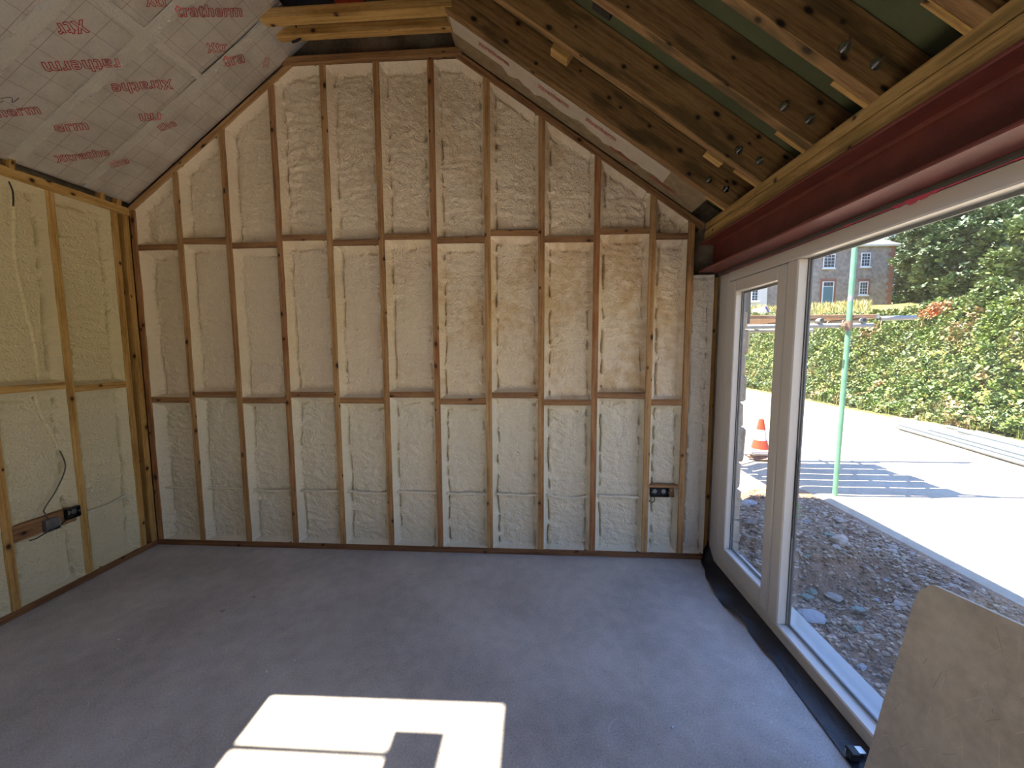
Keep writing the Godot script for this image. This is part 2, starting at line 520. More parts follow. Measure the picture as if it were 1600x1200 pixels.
func foam(parent: Node3D, O: Vector3, U: Vector3, V: Vector3, N: Vector3, u0: float, u1: float, v0: float, top: Callable, sd: int, o := {}) -> void:
	# a bay of foam in the wall plane at O with axes U, V and outward N; top(u) is its upper edge
	var base: float = o.get("base", -0.062)
	var bl: float = o.get("left", 0.032)
	var br: float = o.get("right", 0.032)
	var bt: float = o.get("up", 0.035)
	var bb: float = o.get("down", 0.022)
	var rough: float = o.get("rough", 1.0)
	var fine: float = o.get("cell", 0.009)
	var tint: Color = o.get("tint", Color8(232, 216, 190))
	var amber: float = o.get("amber", 0.0)
	var xs := [u0]
	var x := u0
	while x < u1 - 0.003:
		var e := minf(x - u0, u1 - x)
		x += 0.0045 if e < 0.072 and fine < 0.012 else fine
		xs.append(minf(x, u1))
	var hi := 0.0
	for q in xs:
		hi = maxf(hi, top.call(q))
	var nv := maxi(5, int((hi - v0) / (fine * 1.05)))
	var nu := xs.size()
	var P := PackedVector3Array()
	var T := PackedVector2Array()
	var C := PackedColorArray()
	var base_c := lin(tint)
	var amber_c := lin(Color8(196, 160, 100))
	var so := sd * 37.13
	var ribs: float = 0.35 + 0.65 * absf(nz.get_noise_2d(so * 3.0, 91.0)) * 2.0
	for j in nv + 1:
		for i in nu:
			var u: float = xs[i]
			var vt: float = top.call(u)
			var v := v0 + (vt - v0) * j / nv
			var el := u - u0
			var er := u1 - u
			var eb := v - v0
			var et := (vt - v) * 0.85
			var wob := nz.get_noise_2d(v * 320.0 + so, so)
			var wl := bl * (1.0 + 0.45 * wob)
			var wr := br * (1.0 + 0.45 * nz.get_noise_2d(v * 300.0 - so, 7.0 + so))
			var wt := bt * (1.0 + 0.4 * nz.get_noise_2d(u * 500.0 + so, 19.0))
			var wb := bb * (1.0 + 0.4 * nz.get_noise_2d(u * 500.0 + so, 29.0))
			var l := 0.0
			if el < wl:
				l = maxf(l, pow(1.0 - el / wl, 1.25))
			if er < wr:
				l = maxf(l, pow(1.0 - er / wr, 1.25))
			if et < wt:
				l = maxf(l, pow(1.0 - et / wt, 1.5))
			if eb < wb:
				l = maxf(l, pow(1.0 - eb / wb, 1.5))
			var big := nz.get_noise_2d(u * 260.0 + so, v * 160.0)
			var rib := nz.get_noise_2d(u * 420.0 + so * 2.0, v * 2600.0 + big * 160.0)
			var lump := nz.get_noise_3d(u * 1500.0, v * 1500.0, so)
			var d := base + (-0.006 - base) * l
			d += (1.0 - l) * rough * (big * 0.014 + rib * 0.011 * ribs + lump * 0.0095) + l * wob * 0.004
			var crack := nz.get_noise_2d(v * 700.0, so + 55.0)
			if crack > -0.15:
				d -= 0.032 * exp(-pow((el - wl - 0.005) / 0.006, 2.0)) * minf(1.0, (crack + 0.15) * 5.0) * (1.0 if et > 0.03 and eb > 0.03 else 0.2)
			var crack2 := nz.get_noise_2d(v * 640.0, so + 155.0)
			if crack2 > 0.1:
				d -= 0.024 * exp(-pow((er - wr - 0.005) / 0.006, 2.0)) * minf(1.0, (crack2 - 0.1) * 5.0)
			var crack3 := nz.get_noise_2d(u * 900.0, so + 255.0)
			if crack3 > 0.0:
				d -= 0.024 * exp(-pow((et - wt - 0.005) / 0.008, 2.0)) * minf(1.0, crack3 * 5.0) * smoothstep(0.02, 0.045, minf(el, er))
			P.append(O + U * u + V * v + N * d)
			T.append(Vector2(u, v))
			var am := amber * clampf(0.15 + 1.5 * nz.get_noise_2d(u * 190.0 + so, v * 120.0 + 300.0) + 0.9 * nz.get_noise_2d(u * 1100.0 - so, v * 1100.0 + 700.0), 0, 1)
			C.append(base_c.lerp(amber_c, clampf(am, 0, 0.85)))
	var m := MB.new()
	m.grid(nu, nv + 1, P, T, N, C)
	put(m.mesh(), "foam_panel", M.foam, parent)

func foam_pipe(parent: Node3D, a: Vector3, b: Vector3, sag: float, sd: int, N: Vector3) -> void:
	var pts := []
	var rad := []
	for i in 15:
		var t := i / 14.0
		var p := a.lerp(b, t) + Vector3.DOWN * sag * sin(t * PI) + N * 0.004 * nz.get_noise_2d(t * 300.0, sd * 50.0)
		p.y += 0.007 * nz.get_noise_2d(t * 220.0, sd * 90.0)
		pts.append(p)
		rad.append(0.010 + 0.003 * nz.get_noise_2d(t * 500.0, sd * 70.0))
	var m := MB.new()
	m.tube(pts, 0.01, 10, true, rad)
	for i in m.v.size():
		m.c.append(lin(Color8(226, 217, 196)))
	put(m.mesh(), "foamed_pipe", M.foam, parent)
	var h := MB.new()
	var e := a - (b - a).normalized() * 0.002
	h.tube([e, e + (b - a).normalized() * 0.004], 0.006, 8)
	put(h.mesh(), "pipe_hole", M.black_plastic, parent)

# ---------------------------------------------------------------- lettering
var font: Font
func outline_text(s: String, size: float, stroke: float) -> ArrayMesh:
	# hollow letters: a thin band along the outline of every glyph
	var t := TextMesh.new()
	t.text = s
	t.font = font
	t.font_size = 64
	t.pixel_size = size / 46.0
	t.depth = 0.0
	t.horizontal_alignment = HORIZONTAL_ALIGNMENT_LEFT
	t.vertical_alignment = VERTICAL_ALIGNMENT_BOTTOM
	var edges := {}
	var pos := {}
	for si in t.get_surface_count():
		var a := t.surface_get_arrays(si)
		var v: PackedVector3Array = a[Mesh.ARRAY_VERTEX]
		var ix: PackedInt32Array = a[Mesh.ARRAY_INDEX] if a[Mesh.ARRAY_INDEX] != null else PackedInt32Array(range(v.size()))
		var key := func(p: Vector3) -> Vector2i: return Vector2i(roundi(p.x * 1e5), roundi(p.y * 1e5))
		for i in range(0, ix.size(), 3):
			for e in 3:
				var p := v[ix[i + e]]
				var q := v[ix[i + (e + 1) % 3]]
				var o := v[ix[i + (e + 2) % 3]]
				var kp: Vector2i = key.call(p)
				var kq: Vector2i = key.call(q)
				if kp == kq:
					continue
				pos[kp] = p
				pos[kq] = q
				var kk := [kp, kq] if (kp.x < kq.x or (kp.x == kq.x and kp.y < kq.y)) else [kq, kp]
				if edges.has(kk):
					edges[kk][0] += 1
				else:
					edges[kk] = [1, o]
	var m := MB.new()
	var lo := INF
	for kk in edges:
		if edges[kk][0] != 1:
			continue
		var p: Vector3 = pos[kk[0]]
		var q: Vector3 = pos[kk[1]]
		var d := (q - p).normalized()
		var s2 := Vector3(-d.y, d.x, 0) * stroke * 0.5
		p -= d * stroke * 0.3
		q += d * stroke * 0.3
		m.face([p - s2, q - s2, q + s2, p + s2], p - Vector3(0, 0, 1))
	return m.mesh() if m.v.size() else null

func lay_text(parent: Node3D, s: String, a: Vector3, b: Vector3, n: Vector3, size: float, stroke: float) -> void:
	var mesh := outline_text(s, size, stroke)
	if mesh == null:
		return
	var bb := mesh.get_aabb()
	var x := (b - a).normalized()
	var k := (b - a).length() / bb.size.x
	var y := n.cross(x).normalized()
	var basis := Basis(x * k, y * k, n)
	var o := put(mesh, "printed_lettering", M.red_ink, parent, Transform3D(basis, a + n * 0.0012 - basis * Vector3(bb.position.x, 0, 0)))
	o.set_meta("label", "red outlined lettering printed on the board")

# ---------------------------------------------------------------- plants
func leaf_mesh(leaves: int, spread: float, sd: int) -> ArrayMesh:
	var r := RandomNumberGenerator.new()
	r.seed = sd
	var m := MB.new()
	for i in leaves:
		var a := r.randf() * TAU
		var el := r.randf_range(-0.3, 0.9)
		var d := Vector3(cos(a) * cos(el), sin(el), sin(a) * cos(el))
		var at := d * spread * r.randf_range(0.15, 0.8)
		var side := d.cross(Vector3.UP).normalized()
		var nn := side.cross(d).normalized()
		var L := r.randf_range(0.7, 1.1)
		var w := L * 0.42
		var p0 := at
		var p1 := at + d * L * 0.5 + side * w + nn * 0.10
		var p2 := at + d * L - nn * 0.12
		var p3 := at + d * L * 0.5 - side * w + nn * 0.10
		m.face([p0, p1, p2], at - nn)
		m.face([p0, p2, p3], at - nn)
	for i in m.v.size():
		m.c.append(Color.WHITE)
	return m.mesh()

func blade_mesh(blades: int, sd: int) -> ArrayMesh:
	var r := RandomNumberGenerator.new()
	r.seed = sd
	var m := MB.new()
	for i in blades:
		var a := r.randf() * TAU
		var d := Vector3(cos(a), 0, sin(a))
		var at := Vector3(r.randf_range(-0.15, 0.15), 0, r.randf_range(-0.15, 0.15))
		var s := d.cross(Vector3.UP) * 0.02
		var h := r.randf_range(0.6, 1.0)
		var mid := at + Vector3.UP * h * 0.6 + d * 0.08
		m.face([at - s, at + s, mid + s * 0.8, mid - s * 0.8], at - d)
		m.face([mid - s * 0.8, mid + s * 0.8, at + Vector3.UP * h + d * 0.3], at - d)
	for i in m.v.size():
		m.c.append(Color.WHITE)
	return m.mesh()

func scatter(parent: Node3D, nm: String, mesh: Mesh, xfs: Array, cols: Array, mat: Material) -> MultiMeshInstance3D:
	var mm := MultiMesh.new()
	mm.transform_format = MultiMesh.TRANSFORM_3D
	mm.use_colors = true
	mm.mesh = mesh
	mm.instance_count = xfs.size()
	var off := parent.position if parent else Vector3.ZERO
	for i in xfs.size():
		var x: Transform3D = xfs[i]
		x.origin -= off
		mm.set_instance_transform(i, x)
		mm.set_instance_color(i, cols[i])
	var o := MultiMeshInstance3D.new()
	o.multimesh = mm
	o.material_override = mat
	if parent:
		o.name = nm
		parent.add_child(o, true)
	else:
		o.name = numbered(nm)
		add_child(o, true)
	o.set_meta("kind", "stuff")
	return o

func rand_basis(s: float) -> Basis:
	return Basis.from_euler(Vector3(rng.randf_range(-0.6, 0.6), rng.randf() * TAU, rng.randf_range(-0.6, 0.6))) * s

func tree(at: Vector3, height: float, radius: float, blobs: int, per: int, greens: Array, label: String, lean := 0.0) -> void:
	var t := node("tree", at, label, "tree", "trees beyond the bank")
	var trunk := MB.new()
	trunk.tube(smooth_path([at + Vector3(0, -0.5, 0), at + Vector3(lean * 0.3, height * 0.25, 0.1), at + Vector3(lean * 0.7, height * 0.5, -0.1), at + Vector3(lean, height * 0.8, 0)], 4), 0.2, 8, true, [0.34, 0.32, 0.3, 0.28, 0.26, 0.24, 0.22, 0.2, 0.18, 0.15, 0.12, 0.09, 0.05])
	put(trunk.mesh(), "trunk", M.bark, t)
	var xfs := []
	var cols := []
	for b in blobs:
		var a := rng.randf() * TAU
		var hh := rng.randf_range(0.10, 0.95)
		var rr := radius * rng.randf_range(0.1, 0.85) * sqrt(maxf(0.15, 1.0 - pow((hh - 0.5) / 0.52, 2.0)))
		var ctr := at + Vector3(cos(a) * rr + lean * hh, height * hh, sin(a) * rr)
		var br := radius * rng.randf_range(0.22, 0.42)
		if b % 3 == 0:
			var bm := MB.new()
			var st := at + Vector3(lean * hh * 0.7, height * hh * 0.6, 0)
			bm.tube([st, st.lerp(ctr, 0.5) + Vector3.UP * 0.2, ctr], 0.08, 6, true, [0.11, 0.08, 0.03])
			put(bm.mesh(), "branch", M.bark, t)
		for i in per:
			var d := Vector3(rng.randfn(), rng.randfn(), rng.randfn()).normalized() * br * pow(rng.randf(), 0.45)
			d.y *= 0.75
			xfs.append(Transform3D(rand_basis(rng.randf_range(0.20, 0.34)), ctr + d))
			var c: Color = greens[rng.randi() % greens.size()]
			cols.append(lin(c) * rng.randf_range(0.40, 0.68))
	scatter(t, "crown", M.leaf_cluster, xfs, cols, M.leaf)

# ---------------------------------------------------------------- the room's lines
const SL := 0.74                                     # pitch of the foil-lined slope
const SR := 0.70                                     # pitch of the rafter slope
const LO := Vector3(0.02, 2.743, 0.0)                # foot of the foil-lined slope on the gable
const RO := Vector3(2.612, 3.733, 0.0)               # head of the rafter slope on the gable
const BACK := 5.3

func left_line(x: float) -> float:
	return LO.y + SL * (x - LO.x)
func right_line(x: float) -> float:
	return RO.y - SR * (x - RO.x)
func lp(s: float, z: float, off := 0.0) -> Vector3:  # a point on the foil slope, off metres into the room
	var d := Vector3(1, SL, 0).normalized()
	return LO + d * s + Vector3(0, 0, z) + Vector3(SL, -1, 0).normalized() * off
func rp(x: float, z: float, off := 0.0) -> Vector3:  # a point on the plane of the rafters' undersides, off metres up out of it
	return Vector3(x, right_line(x), z) + Vector3(SR, 1, 0).normalized() * off

func _ready() -> void:
	rng.seed = 20240
	nz.seed = 3
	nz.frequency = 0.01
	nz.fractal_octaves = 3
	var cam := Camera3D.new()
	cam.name = "camera"
	cam.fov = 88.27
	cam.near = 0.05
	cam.far = 400.0
	add_child(cam)
	cam.position = Vector3(3.1603, 1.632, 2.9935)
	cam.rotation = Vector3(-0.0918, 0.0609, -0.0037)
	cam.current = true
	var env := Environment.new()
	env.background_mode = Environment.BG_SKY
	var sky := Sky.new()
	var sm := ProceduralSkyMaterial.new()
	sm.sky_top_color = Color(0.46, 0.62, 0.90)
	sm.sky_horizon_color = Color(0.82, 0.89, 0.95)
	sm.sky_curve = 0.18
	sm.ground_bottom_color = Color(0.45, 0.42, 0.36)
	sm.ground_horizon_color = Color(0.6, 0.6, 0.56)
	sm.sky_energy_multiplier = 1.05
	sky.sky_material = sm
	env.sky = sky
	env.tonemap_mode = Environment.TONE_MAPPER_LINEAR
	env.tonemap_exposure = 4.0
	env.sdfgi_enabled = true
	env.ssao_enabled = true
	env.ssil_enabled = true
	var we := WorldEnvironment.new()
	we.environment = env
	add_child(we)
	var sun := DirectionalLight3D.new()
	sun.name = "sun"
	sun.light_color = Color(1.0, 0.95, 0.86)
	sun.light_energy = 3.4
	sun.light_angular_distance = 0.53
	sun.shadow_enabled = true
	add_child(sun)
	sun.look_at_from_position(Vector3.ZERO, Vector3(0.56, -1.0, -0.015), Vector3.FORWARD)

	make_materials()
	M.leaf_cluster = leaf_mesh(6, 0.7, 4)
	var fv := FontVariation.new()
	var sf := SystemFont.new()
	sf.font_names = PackedStringArray(["Droid Sans"])
	fv.base_font = sf
	sf.font_weight = 700
	font = fv
	shell()
	far_wall()
	left_wall()
	roof_left()
	roof_right()
	steel()
	window_wall()
	floor_things()
	wiring()
	outside_ground()
	scaffold()
	bank()
	house()

# ---------------------------------------------------------------- floor, back wall, outer shell
func shell() -> void:
	var f := box(null, "floor", Vector3(-0.6, -0.15, -0.75), Vector3(4.56, 0.0, BACK + 0.3), M.floor, 0.002)
	tag(f, "grey power-floated concrete floor with scuffs and a patch of sun", "floor", "", "structure")
	var wb := node("wall_back", Vector3(2.0, 0, BACK), "plain wall closing the room behind the viewer", "wall", "", "structure")
	box(wb, "wall_panel", Vector3(-0.6, -0.15, BACK), Vector3(4.72, 2.25, BACK + 0.3), M.shell)
	var g := MB.new()
	g.prism([Vector3(-0.6, 2.25, BACK), Vector3(4.72, 2.25, BACK), Vector3(4.72, 2.495, BACK), Vector3(1.967, 4.43, BACK), Vector3(-0.6, 2.525, BACK)], Vector3(0, 0, 0.3))
	put(g.mesh(), "gable_panel", M.shell, wb)

# ---------------------------------------------------------------- gable wall of studs and foam
const STUDS := [0.0285, 0.4, 0.8, 1.2, 1.6, 2.0, 2.4, 2.8, 3.2, 3.6, 4.0, 4.27]
const NOG_TOP := [2.42, 2.462, 2.421, 2.47, 2.425, 2.463, 2.428, 2.475, 2.421, 2.468, 2.425]
const NOG_LOW := [1.221, 1.264, 1.219, 1.267, 1.223, 1.27, 1.217, 1.268, 1.215, 1.271, 1.219]

func gable_top(x: float) -> float:
	return minf(minf(left_line(x) - 0.058, right_line(x) - 0.056), 3.69)

func far_wall() -> void:
	var w := node("wall_far", Vector3(2.2, 0, 0), "gable wall of timber studs with cream sprayed foam in every bay", "wall", "", "structure")
	# masonry behind
	var m := MB.new()
	m.prism([Vector3(-0.6, -0.1, -0.75), Vector3(4.72, -0.1, -0.75), Vector3(4.72, 2.495, -0.75), Vector3(1.967, 4.43, -0.75), Vector3(-0.6, 2.525, -0.75)], Vector3(0, 0, 0.61))
	put(m.mesh(), "masonry", M.paper, w)
	# timbers
	var s := 0.0455
	var d := 0.10
	timber(w, "sole_plate", Vector3(0.0, 0.0235, -d / 2), Vector3(4.44, 0.0235, -d / 2), 0.047, d, Vector3.BACK, M.sole[0])
	for i in STUDS.size():
		var x: float = STUDS[i]
		var top := gable_top(x) + 0.012
		var hy := top if i < 11 else 2.52
		timber(w, "stud", Vector3(x, 0.047, -d / 2 - 0.001), Vector3(x + rng.randf_range(-0.004, 0.004), hy, -d / 2 - 0.001 + rng.randf_range(-0.002, 0.002)), s, d, Vector3.BACK, M.stud[(i * 7 + 1) % 3])
	for i in 11:
		var a: float = STUDS[i] + s / 2
		var b: float = STUDS[i + 1] - s / 2
		for y in [NOG_TOP[i], NOG_LOW[i]]:
			timber(w, "noggin", Vector3(a, y, -d / 2 - 0.003), Vector3(b, y + rng.randf_range(-0.006, 0.006), -d / 2 - 0.003), 0.045, d, Vector3.BACK, M.nog[(i + int(y)) % 2])
	# plates under the roof
	var nl := Vector3(-SL, 1, 0).normalized()
	var nr := Vector3(SR, 1, 0).normalized()
	timber(w, "rake_plate", Vector3(0.0, left_line(0.0), -d / 2) - nl * 0.0235, Vector3(1.345, left_line(1.345), -d / 2) - nl * 0.0235, d, 0.047, nl, M.stud[2])
	timber(w, "rake_plate", Vector3(2.60, right_line(2.60), -d / 2) - nr * 0.0235, Vector3(4.36, right_line(4.36), -d / 2) - nr * 0.0235, d, 0.047, nr, M.nog[0])
	timber(w, "head_plate", Vector3(1.31, 3.715, -d / 2 + 0.02), Vector3(2.63, 3.725, -d / 2 + 0.02), d + 0.01, 0.045, Vector3.UP, M.nog[1])
	timber(w, "corner_post", Vector3(4.468, 0.0, -0.09), Vector3(4.468, 2.14, -0.09), 0.047, 0.09, Vector3.BACK, M.pine[1])
	# foam
	var O := Vector3.ZERO
	for i in 11:
		var a: float = STUDS[i] + s / 2 - 0.001
		var b: float = STUDS[i + 1] - s / 2 + 0.001
		var lw := 0.034 if i > 0 else 0.062
		var am: float = [0.0, 0.0, 0.05, 0.1, 0.2, 0.25, 0.55, 0.55, 0.5, 0.6, 0.5][i]
		var y1: float = NOG_TOP[i]
		var y2: float = NOG_LOW[i]
		var o := {"left": lw, "right": 0.03 if i < 6 else 0.022, "amber": am * 0.6, "rough": 1.15}
		foam(w, O, Vector3.RIGHT, Vector3.UP, Vector3.BACK, a, b, y1 + 0.0225, func(x): return maxf(gable_top(x), y1 + 0.04), i * 3 + 1, o)
		var o2 := o.duplicate()
		o2.amber = am
		o2.rough = 0.85
		foam(w, O, Vector3.RIGHT, Vector3.UP, Vector3.BACK, a, b, y2 + 0.0225, func(_x): return y1 - 0.0225, i * 3 + 2, o2)
		var o3 := o.duplicate()
		o3.amber = 0.0
		o3.rough = 1.1
		o3.tint = Color8(226, 217, 194)
		foam(w, O, Vector3.RIGHT, Vector3.UP, Vector3.BACK, a, b, 0.047, func(_x): return y2 - 0.0225, i * 3 + 3, o3)
		if i < 10:
			foam_pipe(w, Vector3(a + 0.028, 0.478 + 0.012 * nz.get_noise_1d(i * 300.0), -0.038), Vector3(b - 0.006, 0.472 + 0.014 * nz.get_noise_1d(i * 700.0), -0.042), [0.0, 0.0, 0.006, 0.0, 0.01, 0.0, 0.0, 0.008, 0.022, 0.004][i], i, Vector3.BACK)
	foam(w, O, Vector3.RIGHT, Vector3.UP, Vector3.BACK, 4.2935, 4.446, 0.047, func(_x): return 2.15, 77, {"left": 0.012, "right": 0.012, "base": -0.05, "rough": 1.0, "down": 0.01, "up": 0.01, "tint": Color8(222, 214, 198)})

# ---------------------------------------------------------------- side wall
func left_wall() -> void:
	var w := node("wall_left", Vector3(0, 0, 2.5), "side wall of pale studs with smooth yellowish sprayed foam", "wall", "", "structure")
	var mm := MB.new()
	mm.prism([Vector3(-0.6, -0.1, -0.14), Vector3(-0.14, -0.1, -0.14), Vector3(-0.14, 2.865, -0.14), Vector3(-0.6, 2.525, -0.14)], Vector3(0, 0, BACK + 0.44))
	put(mm.mesh(), "masonry", M.paper, w)
	var d := 0.10
	timber(w, "sole_plate", Vector3(-d / 2, 0.0235, 0.0), Vector3(-d / 2, 0.0235, BACK), d, 0.047, Vector3.UP, M.sole[0])
	timber(w, "top_plate", Vector3(-d / 2 + 0.006, 2.688, 0.0), Vector3(-d / 2 + 0.006, 2.688, BACK), d + 0.012, 0.06, Vector3.UP, M.pine[0])
	var zs := [0.021, 0.11]
	var z := 0.5
	while z < BACK - 0.2:
		zs.append(z)
		z += 0.4
	for i in zs.size():
		var mat: Material = M.pine[i % 2] if i > 1 else M.pine[1]
		timber(w, "stud", Vector3(-d / 2 - 0.001, 0.047, zs[i]), Vector3(-d / 2 - 0.001, 2.658, zs[i] + rng.randf_range(-0.006, 0.004)), 0.047, d, Vector3.RIGHT, mat)
	for i in range(1, zs.size() - 1):
		var a: float = zs[i] + 0.0235
		var b: float = zs[i + 1] - 0.0235
		var ny := 1.36 + (0.03 if i % 2 == 0 else 0.0)
		timber(w, "noggin", Vector3(-d / 2 - 0.003, ny, a), Vector3(-d / 2 - 0.003, ny, b), 0.045, d, Vector3.RIGHT, M.pine[i % 2])
		var far := i > 5
		# the viewer stands towards +z, so the strip on each stud's near face shows: it is the low-u side
		var o := {"left": 0.04, "right": 0.045, "rough": 0.45, "tint": Color8(220, 206, 166), "base": -0.058, "cell": 0.03 if far else 0.009}
		foam(w, Vector3.ZERO, Vector3.BACK, Vector3.UP, Vector3.RIGHT, a - 0.001, b + 0.001, ny + 0.0225, func(_x): return 2.658, 100 + i * 2, o)
		var o2 := o.duplicate()
		o2.tint = Color8(222, 212, 180)
		foam(w, Vector3.ZERO, Vector3.BACK, Vector3.UP, Vector3.RIGHT, a - 0.001, b + 0.001, 0.047, func(_x): return ny - 0.0225, 101 + i * 2, o2)
	foam_pipe(w, Vector3(-0.042, 0.50, 0.145), Vector3(-0.046, 0.475, 0.47), 0.02, 51, Vector3.RIGHT)
	# ridge of foam over a buried cable
	var pts := []
	for q in [Vector2(2.655, 0.664), Vector2(2.479, 0.659), Vector2(2.206, 0.678), Vector2(1.936, 0.659), Vector2(1.656, 0.63), Vector2(1.425, 0.63)]:
		pts.append(Vector3(-0.058, q.x, q.y))
	var m := MB.new()
	m.tube(smooth_path(pts, 8), 0.013, 10)
	for i in m.v.size():
		m.c.append(lin(Color8(228, 214, 172)))
	put(m.mesh(), "foam_ridge", M.foam, w)
	pts = []
	for q in [Vector2(1.34, 0.655), Vector2(1.22, 0.640), Vector2(1.10, 0.60), Vector2(0.966, 0.565)]:
		pts.append(Vector3(-0.058, q.x, q.y))
	m = MB.new()
	m.tube(smooth_path(pts, 6), 0.010, 10)
	for i in m.v.size():
		m.c.append(lin(Color8(228, 218, 186)))
	put(m.mesh(), "foam_ridge", M.foam, w)
	# blocks between the plate and the foil
	for zz in [0.085, 0.2, 0.70]:
		timber(w, "packing_block", Vector3(0.0, 2.715, zz), Vector3(0.012, 2.775, zz), 0.03, 0.05, Vector3.RIGHT, M.pine[1])

# ---------------------------------------------------------------- foil-lined slope with a rooflight
const RL_Z0 := 1.355
const RL_Z1 := 2.135
const RL_S0 := 0.32
const RL_S1 := 1.314

func slope_slab(parent: Node3D, nm: String, s0: float, s1: float, z0: float, z1: float, o0: float, o1: float, mat: Material, uvscale := 1.0) -> MeshInstance3D:
	# o0 nearer the room, o1 farther out
	var m := MB.new()
	var mid := lp((s0 + s1) / 2, (z0 + z1) / 2, (o0 + o1) / 2)
	var c := []
	for o in [o0, o1]:
		for q in [[s0, z0], [s1, z0], [s1, z1], [s0, z1]]:
			c.append(lp(q[0], q[1], o))
	var uvs := [Vector2(s0, z0) / uvscale, Vector2(s1, z0) / uvscale, Vector2(s1, z1) / uvscale, Vector2(s0, z1) / uvscale]
	m.face([c[0], c[1], c[2], c[3]], mid, uvs)
	m.face([c[4], c[5], c[6], c[7]], mid, uvs)
	for i in 4:
		var j := (i + 1) % 4
		m.face([c[i], c[j], c[j + 4], c[i + 4]], mid, [Vector2(0, 0), Vector2(0.5, 0), Vector2(0.5, 0.1), Vector2(0, 0.1)])
	return put(m.mesh(), nm, mat, parent)

func foil_board(parent: Node3D, s0: float, s1: float, z0: float, z1: float, sd: int) -> MeshInstance3D:
	# the room side of the board is slightly puckered
	var ns := maxi(4, int((s1 - s0) / 0.02))
	var nzz := maxi(4, int((z1 - z0) / 0.02))
	var P := PackedVector3Array()
	var T := PackedVector2Array()
	for j in nzz + 1:
		for i in ns + 1:
			var s := s0 + (s1 - s0) * i / ns
			var z := z0 + (z1 - z0) * j / nzz
			var e := minf(minf(s - s0, s1 - s), minf(z - z0, z1 - z))
			var off := 0.0025 * nz.get_noise_2d(s * 300.0, z * 300.0 + sd * 50.0) + 0.0015 * nz.get_noise_2d(s * 1600.0, z * 1600.0)
			off -= 0.012 * clampf(1.0 - e / 0.02, 0, 1)
			P.append(lp(s, z, off))
			T.append(Vector2(s, z) / 0.6)
	var m := MB.new()
	m.grid(ns + 1, nzz + 1, P, T, Vector3(SL, -1, 0))
	var o := put(m.mesh(), "foil_board", M.foil, parent)
	slope_slab(o, "board_core", s0 + 0.001, s1 - 0.001, z0 + 0.001, z1 - 0.001, -0.013, -0.06, M.pir)
	return o

func tape_strip(parent: Node3D, s0: float, z0: float, s1: float, z1: float, width: float, sd: int) -> void:
	var a := Vector2(s0, z0)
	var b := Vector2(s1, z1)
	var d := (b - a).normalized()
	var sdv := Vector2(-d.y, d.x)
	var n := maxi(6, int((b - a).length() / 0.012))
	var P := PackedVector3Array()
	var T := PackedVector2Array()
	var k := 9
	for j in n + 1:
		for i in k:
			var t := float(j) / n
			var u := float(i) / (k - 1) - 0.5
			var edge := 1.0 + 0.06 * nz.get_noise_2d(j * 60.0, sd * 100.0 + signf(u) * 40.0)
			var q := a.lerp(b, t) + sdv * u * width * edge
			var off := 0.0012 + 0.0035 * maxf(0.0, nz.get_noise_2d(t * (b - a).length() * 2600.0 + sd * 77.0, u * 220.0)) + 0.0025 * nz.get_noise_2d(t * 900.0, u * 500.0 + sd * 31.0) * (0.5 - absf(u)) * 2.0
			P.append(lp(q.x, q.y, maxf(off, 0.0008) if absf(u) < 0.49 else 0.0006))
			T.append(Vector2(u * width, t * (b - a).length()) / 0.3)
	var m := MB.new()
	m.grid(k, n + 1, P, T, Vector3(SL, -1, 0))
	put(m.mesh(), "foil_tape", M.tape, parent)

